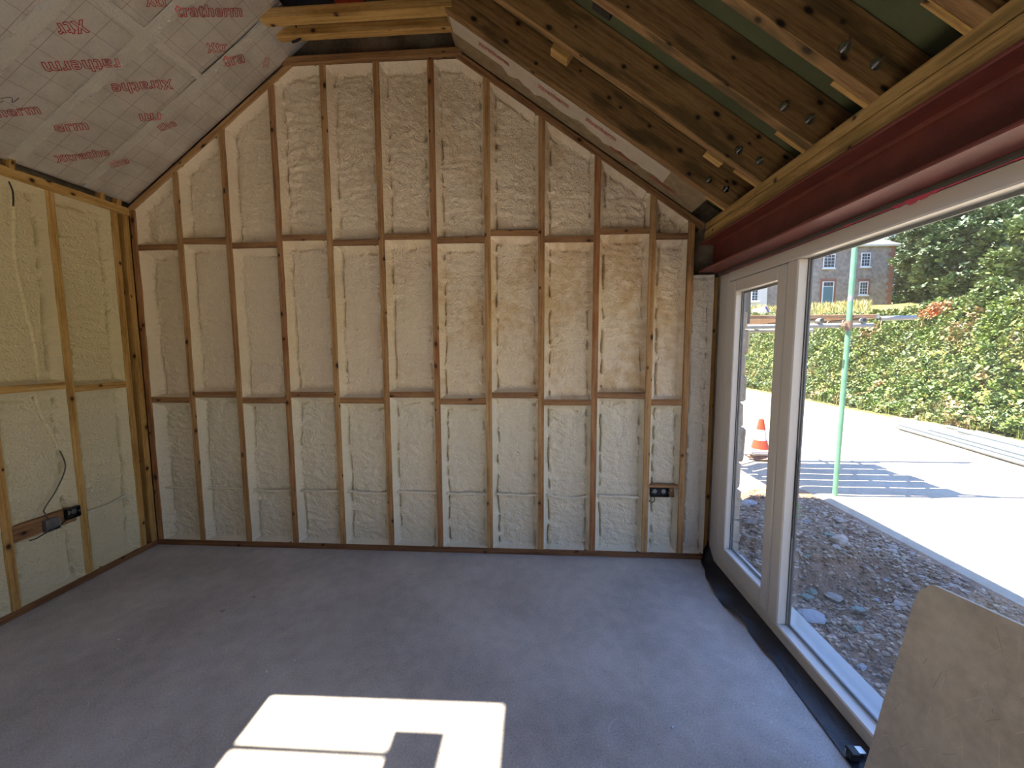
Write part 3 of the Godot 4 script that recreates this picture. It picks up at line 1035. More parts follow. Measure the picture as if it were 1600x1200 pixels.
func roof_left() -> void:
	var c := node("ceiling", Vector3(0.8, 2.7, 2.5), "sloping ceiling lined with silver foil insulation boards and taped joints", "ceiling", "", "structure")
	var cols := [[-0.004, 0.318], [0.322, 0.697], [0.701, 1.03], [1.034, RL_Z0], [RL_Z0, RL_Z1], [RL_Z1, RL_Z0 + 1.2], [RL_Z0 + 1.2, RL_Z1 + 1.2], [RL_Z1 + 1.2, RL_Z0 + 2.4], [RL_Z0 + 2.4, RL_Z1 + 2.4], [RL_Z1 + 2.4, BACK]]
	var k := 0
	for q in cols:
		k += 1
		if k == 5 or k == 7 or k == 9:
			foil_board(c, 0.0, RL_S0, q[0], q[1], k)
			foil_board(c, RL_S1, 1.86, q[0], q[1], k + 40)
		elif k == 2 or k == 3:
			foil_board(c, 0.0, 1.14, q[0], q[1], k)
			foil_board(c, 1.144, 1.86, q[0], q[1], k + 40)
		else:
			foil_board(c, 0.0, 1.86, q[0], q[1], k)
	tape_strip(c, 0.03, 0.70, 1.85, 0.675, 0.07, 1)
	tape_strip(c, 0.0, 1.035, 1.85, 1.02, 0.075, 2)
	tape_strip(c, 0.05, 0.33, 1.86, 0.285, 0.06, 3)
	tape_strip(c, 1.14, 0.33, 1.14, 0.70, 0.05, 4)
	tape_strip(c, 1.13, 0.70, 1.13, 1.02, 0.06, 5)
	tape_strip(c, 0.02, 1.36, 1.85, 1.345, 0.06, 6)
	# print
	for t in [["Xtr", 1.001, 0.94, 0.888, 1.005], ["ratherm", 0.938, 0.722, 0.677, 0.935], ["tratherm", 1.32, 0.639, 1.604, 0.406], ["Xtr", 1.249, 0.766, 1.34, 0.698], ["Xtrathe", 1.026, 0.456, 0.778, 0.66], ["rm", 0.796, 0.358, 0.708, 0.441], ["erm", 0.307, 0.643, 0.422, 0.535], ["herm", 0.246, 0.869, 0.382, 0.753], ["Xtrathe", 0.109, 0.526, 0.317, 0.344], ["the", 0.236, 0.278, 0.331, 0.22], ["Xtr", 1.285, 0.391, 1.383, 0.317], ["tra", 1.295, 0.252, 1.412, 0.184], ["Xtr", 1.516, 0.055, 1.577, 0.107], ["the", 0.655, 0.235, 0.76, 0.187]]:
		lay_text(c, t[0], lp(t[1], t[2], 0.003), lp(t[3], t[4], 0.003), Vector3(SL, -1, 0).normalized(), 0.05, 0.0032)
	# pencilled note
	for pl in [[[0.30, 0.965], [0.335, 0.95], [0.33, 0.925], [0.36, 0.915]], [[0.37, 0.93], [0.40, 0.90], [0.375, 0.885], [0.42, 0.88]]]:
		var pts := []
		for q in pl:
			pts.append(lp(q[0], q[1], 0.0035))
		var pm := MB.new()
		pm.tube(smooth_path(pts, 5), 0.0012, 5)
		put(pm.mesh(), "pen_mark", M.ink, c)
	# roof above, left open for the rooflight and two added ones
	var ro := -0.2
	var r1 := -0.26
	var lo := -0.95
	var hi := 2.58
	var from := -1.3
	for dz in [0.0, 1.2, 2.4]:
		slope_slab(c, "roof_deck", lo, hi, from, RL_Z0 + dz, ro, r1, M.slate)
		slope_slab(c, "roof_deck", lo, RL_S0, RL_Z0 + dz, RL_Z1 + dz, ro, r1, M.slate)
		slope_slab(c, "roof_deck", RL_S1, hi, RL_Z0 + dz, RL_Z1 + dz, ro, r1, M.slate)
		from = RL_Z1 + dz
	slope_slab(c, "roof_deck", lo, hi, from, BACK + 0.4, ro, r1, M.slate)
	for zz in [0.0, 1.2, 2.4]:  # second and third rooflights are unseen, added for extra bounce light
		rooflight(zz)

func rooflight(dz: float) -> void:
	var w := node("window_%d" % (2 + int(dz / 1.1)), lp(0.8, 1.75 + dz), "rooflight in the foil-lined slope, %s from the gable of studs" % ["first", "second", "third"][int(dz / 1.1)], "window", "", "structure")
	var z0 := RL_Z0 + dz
	var z1 := RL_Z1 + dz
	slope_slab(w, "frame_side", RL_S0, RL_S1, z0 - 0.03, z0, 0.0, -0.28, M.pine[0])
	slope_slab(w, "frame_side", RL_S0, RL_S1, z1, z1 + 0.03, 0.0, -0.28, M.pine[0])
	slope_slab(w, "frame_side", RL_S0 - 0.03, RL_S0, z0 - 0.03, z1 + 0.03, 0.0, -0.28, M.pine[0])
	slope_slab(w, "frame_side", RL_S1, RL_S1 + 0.03, z0 - 0.03, z1 + 0.03, 0.0, -0.28, M.pine[0])
	slope_slab(w, "glass", RL_S0, RL_S1, z0, z1, -0.24, -0.246, M.glass)
	if dz == 0.0:
		slope_slab(w, "glazing_bar", RL_S0, RL_S0 + 0.64, 1.612, 1.645, -0.236, -0.262, M.slate)
		slope_slab(w, "sticker", RL_S0 + 0.585, RL_S0 + 0.79, 1.52, 1.80, -0.235, -0.237, M.slate)

# ---------------------------------------------------------------- rafters, collars, ridge
const RAFTERS := [0.318, 0.69, 1.075, 1.415, 1.76, 2.12, 2.48, 2.84, 3.2, 3.56, 3.92, 4.28, 4.64, 5.0]

func roof_right() -> void:
	var c := node("ceiling", Vector3(3.3, 3.2, 2.5), "sloping ceiling of bare brown rafters under dark roofing membrane", "ceiling", "", "structure")
	var up := Vector3(SR, 1, 0).normalized()
	var dep := 0.195
	var i := 0
	for z in RAFTERS:
		var r := timber(c, "rafter", rp(2.02, z, dep / 2), rp(4.70, z, dep / 2), 0.047, dep, up, M.rafter[i % 2])
		if i < 6:
			# cleat beside the foot and two bolts through it
			timber(r, "cleat", rp(4.24, z - 0.036, 0.024), rp(4.40, z - 0.036, 0.024), 0.022, 0.05, up, M.pine[i % 2])
			for q in [[4.20, 0.06], [4.30, 0.075]]:
				var p := rp(q[0], z + 0.0235, q[1])
				var m := MB.new()
				m.tube([p, p + Vector3(0, 0, 0.003)], 0.021, 14)
				m.tube([p + Vector3(0, 0, 0.003), p + Vector3(0, 0, 0.013)], 0.0115, 6)
				m.tube([p + Vector3(0, 0, 0.013), p + Vector3(0, 0, 0.034)], 0.006, 8)
				put(m.mesh(), "bolt", M.steel_bolt, r)
		i += 1
	# membrane and deck
	var m2 := MB.new()
	var P := PackedVector3Array()
	var T := PackedVector2Array()
	for j in 130:
		for k in 8:
			var z := -0.14 + j * (BACK + 0.14) / 129.0
			var x := 2.0 + k * 2.78 / 7.0
			var near := INF
			for q in RAFTERS:
				near = minf(near, absf(z - q))
			P.append(rp(x, z, dep + 0.004 - 0.018 * clampf((near - 0.03) / 0.15, 0, 1) * (0.7 + 0.6 * nz.get_noise_2d(x * 90.0, z * 90.0))))
			T.append(Vector2(x, z))
	m2.grid(8, 130, P, T, Vector3(-SR, -1, 0))
	put(m2.mesh(), "roof_membrane", M.membrane, c)
	var dk := MB.new()
	dk.prism([rp(1.86, -1.3, 0.215), rp(4.87, -1.3, 0.215), rp(4.87, -1.3, 0.26), rp(1.86, -1.3, 0.26)], Vector3(0, 0, BACK + 1.7))
	put(dk.mesh(), "roof_deck", M.slate, c)
	var rc := MB.new()
	var zr := -1.32
	rc.prism([Vector3(1.72, 4.327, zr), Vector3(1.965, 4.508, zr), Vector3(2.24, 4.312, zr), Vector3(2.24, 4.35, zr), Vector3(1.965, 4.55, zr), Vector3(1.72, 4.36, zr)], Vector3(0, 0, BACK + 1.75))
	put(rc.mesh(), "ridge_cap", M.slate, c)
	# small blocks between rafters; black ones paint in the shade of dark holes
	timber(c, "packing_block", rp(3.25, 0.62, 0.03), rp(3.34, 0.62, 0.03), 0.06, 0.10, up, M.pine[1])
	timber(c, "packing_block", rp(4.09, 0.64, 0.03), rp(4.18, 0.64, 0.03), 0.05, 0.08, up, M.pine[0])
	timber(c, "dark_hole_block", rp(3.62, 0.62, 0.09), rp(3.70, 0.62, 0.09), 0.05, 0.10, up, M.black_plastic)
	timber(c, "dark_hole_block", rp(3.40, 1.0, 0.09), rp(3.48, 1.0, 0.09), 0.06, 0.12, up, M.black_plastic)
	# strip of board between the gable and the first rafter; its facing is torn along the gable side
	timber(c, "insulation_strip", rp(2.58, 0.142, 0.05), rp(4.26, 0.142, 0.05), 0.284, 0.09, up, M.pir)
	var poly := []
	var top := []
	for k in 40:
		var x := 2.60 + k * 1.42 / 39.0
		var edge := 0.13 + 0.045 * nz.get_noise_1d(x * 500.0) + 0.03 * nz.get_noise_1d(x * 1900.0)
		if x < 2.95:
			edge = 0.16
		poly.append(rp(x, edge, 0.004))
		top.append(rp(x, 0.288, 0.004))
	top.reverse()
	poly.append_array(top)
	var fm := MB.new()
	fm.prism(poly, -up * 0.003)
	put(fm.mesh(), "torn_facing", M.facing, c)
	for t in [[2.78, 0.205, 2.98, 0.205], [3.17, 0.20, 3.37, 0.20], [3.48, 0.20, 3.68, 0.20], [3.66, 0.085, 3.84, 0.085], [3.94, 0.075, 4.12, 0.075]]:
		var down := -up
		lay_text(c, "Xtratherm", rp(t[0], t[1], -0.001 if t[1] > 0.15 else 0.002), rp(t[2], t[3], -0.001 if t[1] > 0.15 else 0.002), down, 0.03, 0.0028)
	# collars across the peak
	var e := 0
	for q in [[0.308, 1.36, 2.63, 0.075], [0.168, 1.385, 2.635, 0.055]]:
		var y := 3.75
		timber(c, "collar_tie", Vector3(q[1], y + 0.028, q[0]), Vector3(q[2], y + 0.034, q[0]), q[3], 0.06, Vector3.UP, M.pine[e])
		e += 1
	var wire := MB.new()
	wire.tube(smooth_path([Vector3(1.52, 3.84, 0.20), Vector3(1.535, 3.80, 0.19), Vector3(1.55, 3.76, 0.17), Vector3(1.52, 3.742, 0.16), Vector3(1.475, 3.74, 0.15)], 5), 0.008, 8)
	var wo := put(wire.mesh(), "cable_end", M.black_plastic)
	tag(wo, "short black cable end hooked over a collar tie", "cable")
	var rb := node("ridge_beam", Vector3(1.9, 3.95, 2.5), "orange-red painted steel beam along the roof ridge", "beam", "", "structure")
	box(rb, "bottom_flange", Vector3(1.80, 3.955, -0.13), Vector3(2.0, 3.97, BACK), M.oxide_ridge)
	box(rb, "web", Vector3(1.893, 3.97, -0.13), Vector3(1.905, 4.09, BACK), M.oxide_ridge)

# ---------------------------------------------------------------- steel beam and wall plate over the window
func steel() -> void:
	var b := node("steel_beam", Vector3(4.43, 2.165, 2.5), "dark red oxide steel beam spanning above the window", "beam", "", "structure")
	box(b, "bottom_flange", Vector3(4.33, 2.165, 0.0), Vector3(4.53, 2.18, BACK), M.oxide, 0.004)
	box(b, "top_flange", Vector3(4.33, 2.357, 0.0), Vector3(4.53, 2.372, BACK), M.oxide, 0.004)
	box(b, "web", Vector3(4.425, 2.18, 0.0), Vector3(4.435, 2.357, BACK), M.oxide, 0.001)
	# root fillets
	for y in [2.18, 2.357]:
		var s := 1.0 if y < 2.2 else -1.0
		var m := MB.new()
		m.prism([Vector3(4.425, y, 0.001), Vector3(4.425, y + s * 0.012, 0.001), Vector3(4.420, y + s * 0.005, 0.001), Vector3(4.413, y, 0.001)], Vector3(0, 0, BACK - 0.002))
		put(m.mesh(), "root_fillet", M.oxide, b)
	var w := node("wall_plate", Vector3(4.44, 2.357, 2.5), "two stacked pale timbers bedded on the red steel beam", "timber", "", "structure")
	timber(w, "plate_timber", Vector3(4.435, 2.4135, 0.0), Vector3(4.435, 2.4135, BACK), 0.15, 0.082, Vector3.UP, M.plate[0], 0.004)
	timber(w, "plate_timber", Vector3(4.441, 2.486, 0.0), Vector3(4.441, 2.486, BACK), 0.15, 0.052, Vector3.UP, M.plate[0], 0.004)

# ---------------------------------------------------------------- window wall
const FX := 4.5        # room face of the frame
func window_wall() -> void:
	var ze := 3.9
	var w := node("window_1", Vector3(4.53, 0, 1.9), "white plastic window with a narrow side casement and one wide fixed pane", "window", "", "structure")
	var x0 := FX
	var x1 := FX + 0.07
	# outer frame
	box(w, "frame_jamb", Vector3(x0, 0.02, -0.035), Vector3(x1, 2.15, 0.10), M.upvc, 0.006)
	box(w, "frame_jamb", Vector3(x0, 0.02, ze - 0.08), Vector3(x1, 2.15, ze), M.upvc, 0.006)
	box(w, "frame_head", Vector3(x0, 2.082, 0.10), Vector3(x1, 2.15, ze - 0.08), M.upvc, 0.006)
	box(w, "frame_sill", Vector3(x0, 0.02, 0.10), Vector3(x1, 0.088, ze - 0.08), M.upvc, 0.006)
	box(w, "mullion", Vector3(x0, 0.088, 0.745), Vector3(x1, 2.082, 0.832), M.upvc, 0.006)
	box(w, "mullion", Vector3(x0, 0.088, 2.72), Vector3(x1, 2.082, 2.80), M.upvc, 0.006)
	# casement
	var sx := x0 - 0.004
	var sash := box(w, "casement", Vector3(sx, 0.092, 0.106), Vector3(x1 - 0.004, 2.078, 0.205), M.upvc, 0.006)
	box(sash, "stile", Vector3(sx, 0.092, 0.667), Vector3(x1 - 0.004, 2.078, 0.741), M.upvc, 0.006)
	box(sash, "rail", Vector3(sx, 2.0, 0.205), Vector3(x1 - 0.004, 2.078, 0.667), M.upvc, 0.006)
	box(sash, "rail", Vector3(sx, 0.092, 0.205), Vector3(x1 - 0.004, 0.197, 0.667), M.upvc, 0.006)
	box(w, "seal", Vector3(x0 + 0.012, 0.087, 0.0995), Vector3(x0 + 0.03, 2.083, 0.107), M.gasket, 0.001)
	for y in [[0.0875, 0.0925], [2.0775, 2.0825]]:
		box(w, "seal", Vector3(x0 + 0.012, y[0], 0.10), Vector3(x0 + 0.03, y[1], 0.745), M.gasket, 0.001)
	_pane(w, x0 + 0.040, 0.205, 0.667, 0.197, 2.0)
	_pane(w, x0 + 0.052, 0.832, 2.72, 0.088, 2.082)
	_pane(w, x0 + 0.052, 2.80, ze - 0.08, 0.088, 2.082)
	# handle and lock on the outer face of the casement
	var hb := box(sash, "handle", Vector3(x1 - 0.004, 1.50, 0.668), Vector3(x1 + 0.012, 1.66, 0.70), M.black_plastic, 0.004)
	pipe(hb, "lever", [Vector3(x1 + 0.012, 1.63, 0.682), Vector3(x1 + 0.04, 1.63, 0.678), Vector3(x1 + 0.045, 1.56, 0.664), Vector3(x1 + 0.045, 1.49, 0.652)], 0.011, M.black_plastic)
	var hb2 := box(sash, "lock", Vector3(x1 - 0.004, 0.40, 0.668), Vector3(x1 + 0.012, 0.55, 0.70), M.black_plastic, 0.004)
	pipe(hb2, "lever", [Vector3(x1 + 0.012, 0.45, 0.682), Vector3(x1 + 0.045, 0.45, 0.67), Vector3(x1 + 0.05, 0.45, 0.60)], 0.011, M.black_plastic)
	# outside sill
	var s := MB.new()
	s.prism([Vector3(4.571, 0.055, -0.03), Vector3(4.74, 0.035, -0.03), Vector3(4.745, 0.0, -0.03), Vector3(4.735, 0.0, -0.03), Vector3(4.73, 0.025, -0.03), Vector3(4.571, 0.04, -0.03)], Vector3(0, 0, ze + 0.03))
	put(s.mesh(), "outside_sill", M.sill, w)
	# packing between the frame and the steel
	box(w, "packer", Vector3(4.475, 2.15, 0.0), Vector3(4.53, 2.1645, ze), M.grey_pack, 0.001)
	# pink foam squeezed out above the frame
	var pf := MB.new()
	var path := []
	var rad := []
	for i in 90:
		var z := -0.02 + i * 0.035
		path.append(Vector3(4.497, 2.151 + 0.002 * nz.get_noise_1d(i * 80.0), z))
		rad.append(0.0032 + 0.0025 * maxf(0, nz.get_noise_1d(i * 170.0)))
	pf.tube(path, 0.004, 7, true, rad)
	for b in [[1.40, 0.010], [1.45, 0.016], [1.49, 0.013], [1.53, 0.008], [1.16, 0.007]]:
		var pb := []
		var rb := []
		for k in 6:
			pb.append(Vector3(4.492, 2.150 + 0.002 * sin(k * 2.0), b[0] - 0.03 + k * 0.012))
			rb.append(maxf(0.001, b[1] * sin(PI * (k + 0.3) / 5.6)))
		pf.tube(pb, 0.01, 8, true, rb)
	var po := put(pf.mesh(), "expanding_foam", M.pink)
	tag(po, "thin line of pink expanding foam squeezed out above the window frame", "foam")
	# masonry round the opening
	var wr := node("wall_right", Vector3(4.65, 0, 1.9), "stone wall round the window opening seen past the casement", "wall", "", "structure")
	box(wr, "masonry", Vector3(4.50, -0.15, -0.75), Vector3(4.70, 2.4, -0.06), M.wall_stone, 0.004)
	box(wr, "masonry", Vector3(4.50, -0.15, ze + 0.01), Vector3(4.72, 2.4, BACK + 0.3), M.wall_stone, 0.004)
	box(wr, "eaves_board", Vector3(4.70, 2.25, -1.08), Vector3(4.735, 2.49, BACK + 0.3), M.slate, 0.003)
	box(wr, "lintel", Vector3(4.54, 2.16, -0.06), Vector3(4.72, 2.42, ze + 0.01), M.wall_stone, 0.004)
	box(wr, "foundation", Vector3(4.565, -0.5, -0.06), Vector3(4.725, -0.001, ze + 0.01), M.shell, 0.004)
	var y := -0.1
	var k := 0
	while y < 1.78:
		var h := rng.randf_range(0.13, 0.26)
		var m := MB.new()
		m.cbox(Vector3.ZERO, Vector3(rng.randf_range(0.14, 0.17), h - 0.004, rng.randf_range(0.05, 0.075)), 0.016)
		for i in m.v.size():
			m.v[i] += Vector3(nz.get_noise_3dv(m.v[i] * 900.0 + Vector3(k * 99, 0, 0)), nz.get_noise_3dv(m.v[i] * 900.0 + Vector3(k * 99, 500, 0)), 0) * 0.012
		put(m.mesh(), "stone", M.wall_stone, wr, Transform3D(Basis(), Vector3(4.645 + rng.randf_range(-0.008, 0.012), y + h / 2, -0.062)))
		y += h
		k += 1
	box(wr, "lintel_block", Vector3(4.575, 1.80, -0.10), Vector3(4.725, 2.16, -0.035), M.slate, 0.004)

func _pane(w: Node3D, x: float, z0: float, z1: float, y0: float, y1: float) -> void:
	box(w, "glass", Vector3(x, y0, z0), Vector3(x + 0.006, y1, z1), M.glass, 0.0005)
	var t := 0.014
	for q in [[z0, z0 + t], [z1 - t, z1]]:
		box(w, "spacer", Vector3(x + 0.007, y0, q[0]), Vector3(x + 0.016, y1, q[1]), M.spacer, 0.001)
		box(w, "gasket", Vector3(x - 0.003, y0, q[0]), Vector3(x - 0.0005, y1, q[0] + 0.004 if q[0] == z0 else q[1]), M.gasket, 0.0005)
	for q in [[y0, y0 + t], [y1 - t, y1]]:
		box(w, "spacer", Vector3(x + 0.007, q[0], z0 + t), Vector3(x + 0.016, q[1], z1 - t), M.spacer, 0.001)

# ---------------------------------------------------------------- things on the floor
func floor_things() -> void:
	# black membrane lapping onto the floor
	var edge := [[-0.09, 4.45], [-0.043, 4.432], [0.12, 4.40], [0.278, 4.361], [0.42, 4.346], [0.557, 4.343], [0.66, 4.372], [0.729, 4.392], [0.80, 4.380], [0.881, 4.382], [1.035, 4.394], [1.25, 4.392], [1.518, 4.388], [1.9, 4.39], [2.6, 4.385], [3.3, 4.39]]
	var P := PackedVector3Array()
	var Q := PackedVector3Array()
	var T := PackedVector2Array()
	var nzr := 230
	var k := 12
	for j in nzr:
		var z := -0.09 + j * 3.39 / (nzr - 1)
		var xe := 4.39
		for i in edge.size() - 1:
			if z >= edge[i][0] and z <= edge[i + 1][0]:
				xe = lerpf(edge[i][1], edge[i + 1][1], smoothstep(0, 1, (z - edge[i][0]) / (edge[i + 1][0] - edge[i][0])))
		for i in k:
			var t := i / (k - 1.0)
			var x := lerpf(xe, 4.499, t)
			var y := 0.004 + 0.022 * t * t
			var lift := clampf(1.0 - absf(z - 0.6) / 0.5, 0, 1)
			y += (1.0 - t) * lift * 0.028 * (0.4 + 0.6 * sin(z * 21.0))
			y += 0.006 * maxf(0.0, nz.get_noise_2d(z * 500.0, t * 150.0)) * (1.0 - t)
			if z < 0.06:
				y += (0.06 - z) * 0.9 * t
			P.append(Vector3(x, y + 0.0015, z))
			Q.append(Vector3(x, y, z))
			T.append(Vector2(x, z))
	var m := MB.new()
	m.grid(k, nzr, P, T, Vector3.UP)
	m.grid(k, nzr, Q, T, Vector3.DOWN)
	tag(put(m.mesh(), "damp_proof_membrane", M.dpc), "crumpled black damp proof membrane lapped onto the floor below the window", "membrane")
	# sheet leaning on the frame
	var b := node("leaning_sheet", Vector3(4.33, 0, 2.0), "scuffed grey-brown sheet of board leaning against the window frame", "board")
	var A := Vector3(4.475, 0.84, 1.628)
	var F := Vector3(4.33, 0.0, 1.615)
	var poly := []
	var dirv := (A - F)
	poly.append(F)
	for q in [[0.2, 0.002], [0.45, -0.003], [0.62, 0.0], [0.78, 0.0], [0.86, -0.004], [0.93, 0.0], [0.962, 0.006], [0.976, 0.020]]:
		poly.append(F + dirv * q[0] + Vector3(0, 0, q[1]))
	poly.append(A + Vector3(0, -0.004, 0.028))
	var topdir := Vector3(0, 0.135, 0.96)
	poly.append(A + Vector3(0, 0.004, 0.036))
	poly.append(A + topdir)
	poly.append(F + Vector3(0, 0, 0.97))
	var nn := dirv.cross(topdir).normalized()
	if nn.x < 0:
		nn = -nn
	# keep every point in the sheet's own plane
	for i in poly.size():
		poly[i] -= nn * (poly[i] - F).dot(nn)
	var sm := MB.new()
	sm.prism(poly, nn * 0.011)
	put(sm.mesh(), "face_sheet", M.sheet, b)
	var em := MB.new()
	var back := []
	for p in poly:
		back.append(p + nn * 0.0112)
	em.prism(back, nn * 0.005)
	put(em.mesh(), "backing", M.sheet_edge, b)
	# small fixing
	var c := node("fixing_clip", Vector3(4.41, 0.0, 1.49), "small black and bright metal fixing clip on the membrane beside the leaning sheet", "clip")
	box(c, "body", Vector3(4.395, 0.012, 1.47), Vector3(4.43, 0.047, 1.51), M.black_plastic, 0.004)
	box(c, "tongue", Vector3(4.43, 0.024, 1.462), Vector3(4.465, 0.034, 1.492), M.steel_bolt, 0.002)
	box(c, "spring", Vector3(4.391, 0.020, 1.478), Vector3(4.3955, 0.04, 1.484), M.steel_bolt, 0.001)
	# offcut of foam on the slab under the side wall is part of the wall; a few crumbs lie loose
	for i in 9:
		var q := MB.new()
		q.cbox(Vector3.ZERO, Vector3(rng.randf_range(0.006, 0.014), 0.006, rng.randf_range(0.005, 0.01)), 0.002)
		var cr := put(q.mesh(), "plaster_crumb", M.cone_white, null, Transform3D(Basis(Vector3.UP, rng.randf() * TAU), Vector3(rng.randf_range(0.3, 4.1), 0.003, rng.randf_range(0.3, 1.5))))
		tag(cr, "tiny pale crumb lying on the concrete floor", "crumb", "crumbs on the floor")

# ---------------------------------------------------------------- electrical boxes and cables
func back_box(nm: String, at: Vector3, U: Vector3, N: Vector3, wd: float, ht: float, mat: Material, label: String) -> void:
	var o := node(nm, at, label, "electrical box")
	var V := Vector3.UP
	var parts := [
		["back", Vector3.ZERO, Vector3(wd, ht, 0.002)],
		["side", V * (ht / 2), Vector3(wd, 0.003, 0.03)], ["side", -V * (ht / 2), Vector3(wd, 0.003, 0.03)],
		["side", U * (wd / 2), Vector3(0.003, ht, 0.03)], ["side", -U * (wd / 2), Vector3(0.003, ht, 0.03)]]
	for p in parts:
		var m := MB.new()
		var sz: Vector3 = p[2]
		m.cbox(Vector3.ZERO, sz, 0.0008)
		var off: Vector3 = p[1] + N * (0.001 if p[0] == "back" else 0.015)
		put(m.mesh(), p[0], mat, o, Transform3D(Basis(U, V, U.cross(V)), at + off))
	# knock-outs and lugs
	for s in [-1.0, 1.0]:
		var k := MB.new()
		var c: Vector3 = at + U * s * wd * 0.25 + N * 0.002
		k.tube([c, c + N * 0.003], ht * 0.24, 14)
		put(k.mesh(), "knockout", M.galv, o)
		var lg := MB.new()
		var l: Vector3 = at + U * s * (wd / 2 - 0.006) + N * 0.026
		lg.tube([l, l + N * 0.003], 0.005, 10)
		put(lg.mesh(), "screw_lug", M.galv, o)

func wiring() -> void:
	# gable wall, last bay
	var g := timber(null, "socket_batten", Vector3(4.024, 0.515, -0.075), Vector3(4.246, 0.515, -0.075), 0.09, 0.04, Vector3.BACK, M.nog[0])
	tag(g, "short brown batten between the last two gable studs holding a socket box", "batten")
	var g2 := timber(null, "socket_shelf", Vector3(4.024, 0.572, -0.045), Vector3(4.246, 0.572, -0.045), 0.018, 0.085, Vector3.BACK, M.nog[1])
	tag(g2, "thin brown ledge above the socket box between the last gable studs", "batten")
	back_box("socket_box", Vector3(4.115, 0.518, -0.052), Vector3.RIGHT, Vector3.BACK, 0.135, 0.07, M.black_plastic, "dark double socket box on a batten near the window")
	var loop := pipe(null, "cable_loop", smooth_path([Vector3(4.06, 0.50, -0.04), Vector3(4.075, 0.465, -0.025), Vector3(4.06, 0.44, -0.02), Vector3(4.035, 0.45, -0.022), Vector3(4.026, 0.475, -0.03)], 6), 0.0035, M.black_plastic, 8)
	tag(loop, "small dark cable loop hanging below the socket box near the window", "cable")
	# side wall
	var bt := timber(null, "socket_batten", Vector3(-0.045, 0.50, 0.5245), Vector3(-0.045, 0.50, 0.8755), 0.10, 0.05, Vector3.RIGHT, M.nog[0])
	tag(bt, "brown batten across the side wall bay holding two socket boxes", "batten")
	back_box("socket_box", Vector3(-0.018, 0.49, 0.685), Vector3.FORWARD, Vector3.RIGHT, 0.075, 0.075, M.galv, "galvanised single socket box on the side wall batten")
	back_box("socket_box", Vector3(-0.018, 0.52, 0.565), Vector3.FORWARD, Vector3.RIGHT, 0.075, 0.07, M.black_plastic, "black socket box on the side wall batten beside a stud")
	var c1 := []
	for q in [Vector2(0.946, 0.561), Vector2(0.837, 0.568), Vector2(0.704, 0.63), Vector2(0.603, 0.704), Vector2(0.567, 0.701), Vector2(0.515, 0.684)]:
		c1.append(Vector3(-0.015 if q.x < 0.9 else -0.05, q.x, q.y))
	tag(pipe(null, "grey_cable", smooth_path(c1, 6), 0.0038, std(Color8(92, 88, 80), 0.6), 8), "thin grey cable dropping from the foam into a socket box on the side wall", "cable")
	var c2 := []
	for q in [Vector2(0.505, 0.56), Vector2(0.485, 0.615), Vector2(0.455, 0.67), Vector2(0.452, 0.726), Vector2(0.440, 0.777), Vector2(0.443, 0.81)]:
		c2.append(Vector3(0.006, q.x, q.y))
	tag(pipe(null, "black_cable", smooth_path(c2, 6), 0.0038, M.black_plastic, 8), "thin black cable drooping below the two socket boxes on the side wall", "cable")
	tag(pipe(null, "dark_wire", smooth_path([Vector3(-0.03, 2.655, 0.686), Vector3(-0.03, 2.589, 0.669), Vector3(-0.045, 2.507, 0.664)], 6), 0.004, M.ink, 8), "short dark wire running from the top plate into the foam of the side wall", "cable")

# ---------------------------------------------------------------- outside
func rubble_y(x: float, z: float) -> float:
	var t := clampf((x - 4.75) / 1.55, 0, 1)
	var edge := 6.05 + 0.12 * nz.get_noise_1d(z * 180.0) - 0.28 * smoothstep(-0.9, -1.5, z)
	var h := lerpf(-0.16, 0.0, smoothstep(0.0, 1.0, (x - 4.75) / (edge - 4.75)))
	h -= 0.14 * exp(-pow((x - 5.4) / 0.42, 2.0) - pow((z - 0.16) / 0.24, 2.0))
	h += 0.08 * exp(-pow((x - 5.2) / 0.5, 2.0) - pow((z + 0.75) / 0.4, 2.0))
	h += (0.05 * nz.get_noise_2d(x * 260.0, z * 260.0) + 0.035 * nz.get_noise_2d(x * 900.0, z * 900.0)) * (1.0 - smoothstep(edge - 0.15, edge + 0.1, x))
	var rim := 0.10 * nz.get_noise_1d(x * 260.0 + 40.0) - 0.02
	h += 0.13 * smoothstep(rim + 0.10, rim - 0.02, z) * smoothstep(6.0, 5.4, x) * smoothstep(-1.3, -0.7, z)
	return minf(h, 0.06) if t < 1.0 else 0.0

func rock_mesh(sd: int) -> ArrayMesh:
	var sp := SphereMesh.new()
	sp.radial_segments = 8
	sp.rings = 4
	sp.radius = 0.5
	sp.height = 1.0
	var a := sp.get_mesh_arrays()
	var v: PackedVector3Array = a[Mesh.ARRAY_VERTEX]
	var ix: PackedInt32Array = a[Mesh.ARRAY_INDEX]
	for i in v.size():
		var d := v[i].normalized()
		v[i] = d * (0.5 + 0.32 * nz.get_noise_3d(d.x * 90.0 + sd * 77.0, d.y * 90.0, d.z * 90.0))
		v[i].y *= 0.62
	var m := MB.new()
	for i in range(0, ix.size(), 3):
		if (v[ix[i]] - v[ix[i + 1]]).length() > 1e-4 and (v[ix[i]] - v[ix[i + 2]]).length() > 1e-4 and (v[ix[i + 1]] - v[ix[i + 2]]).length() > 1e-4:
			m.face([v[ix[i]], v[ix[i + 1]], v[ix[i + 2]]], Vector3.ZERO)
	return m.mesh()

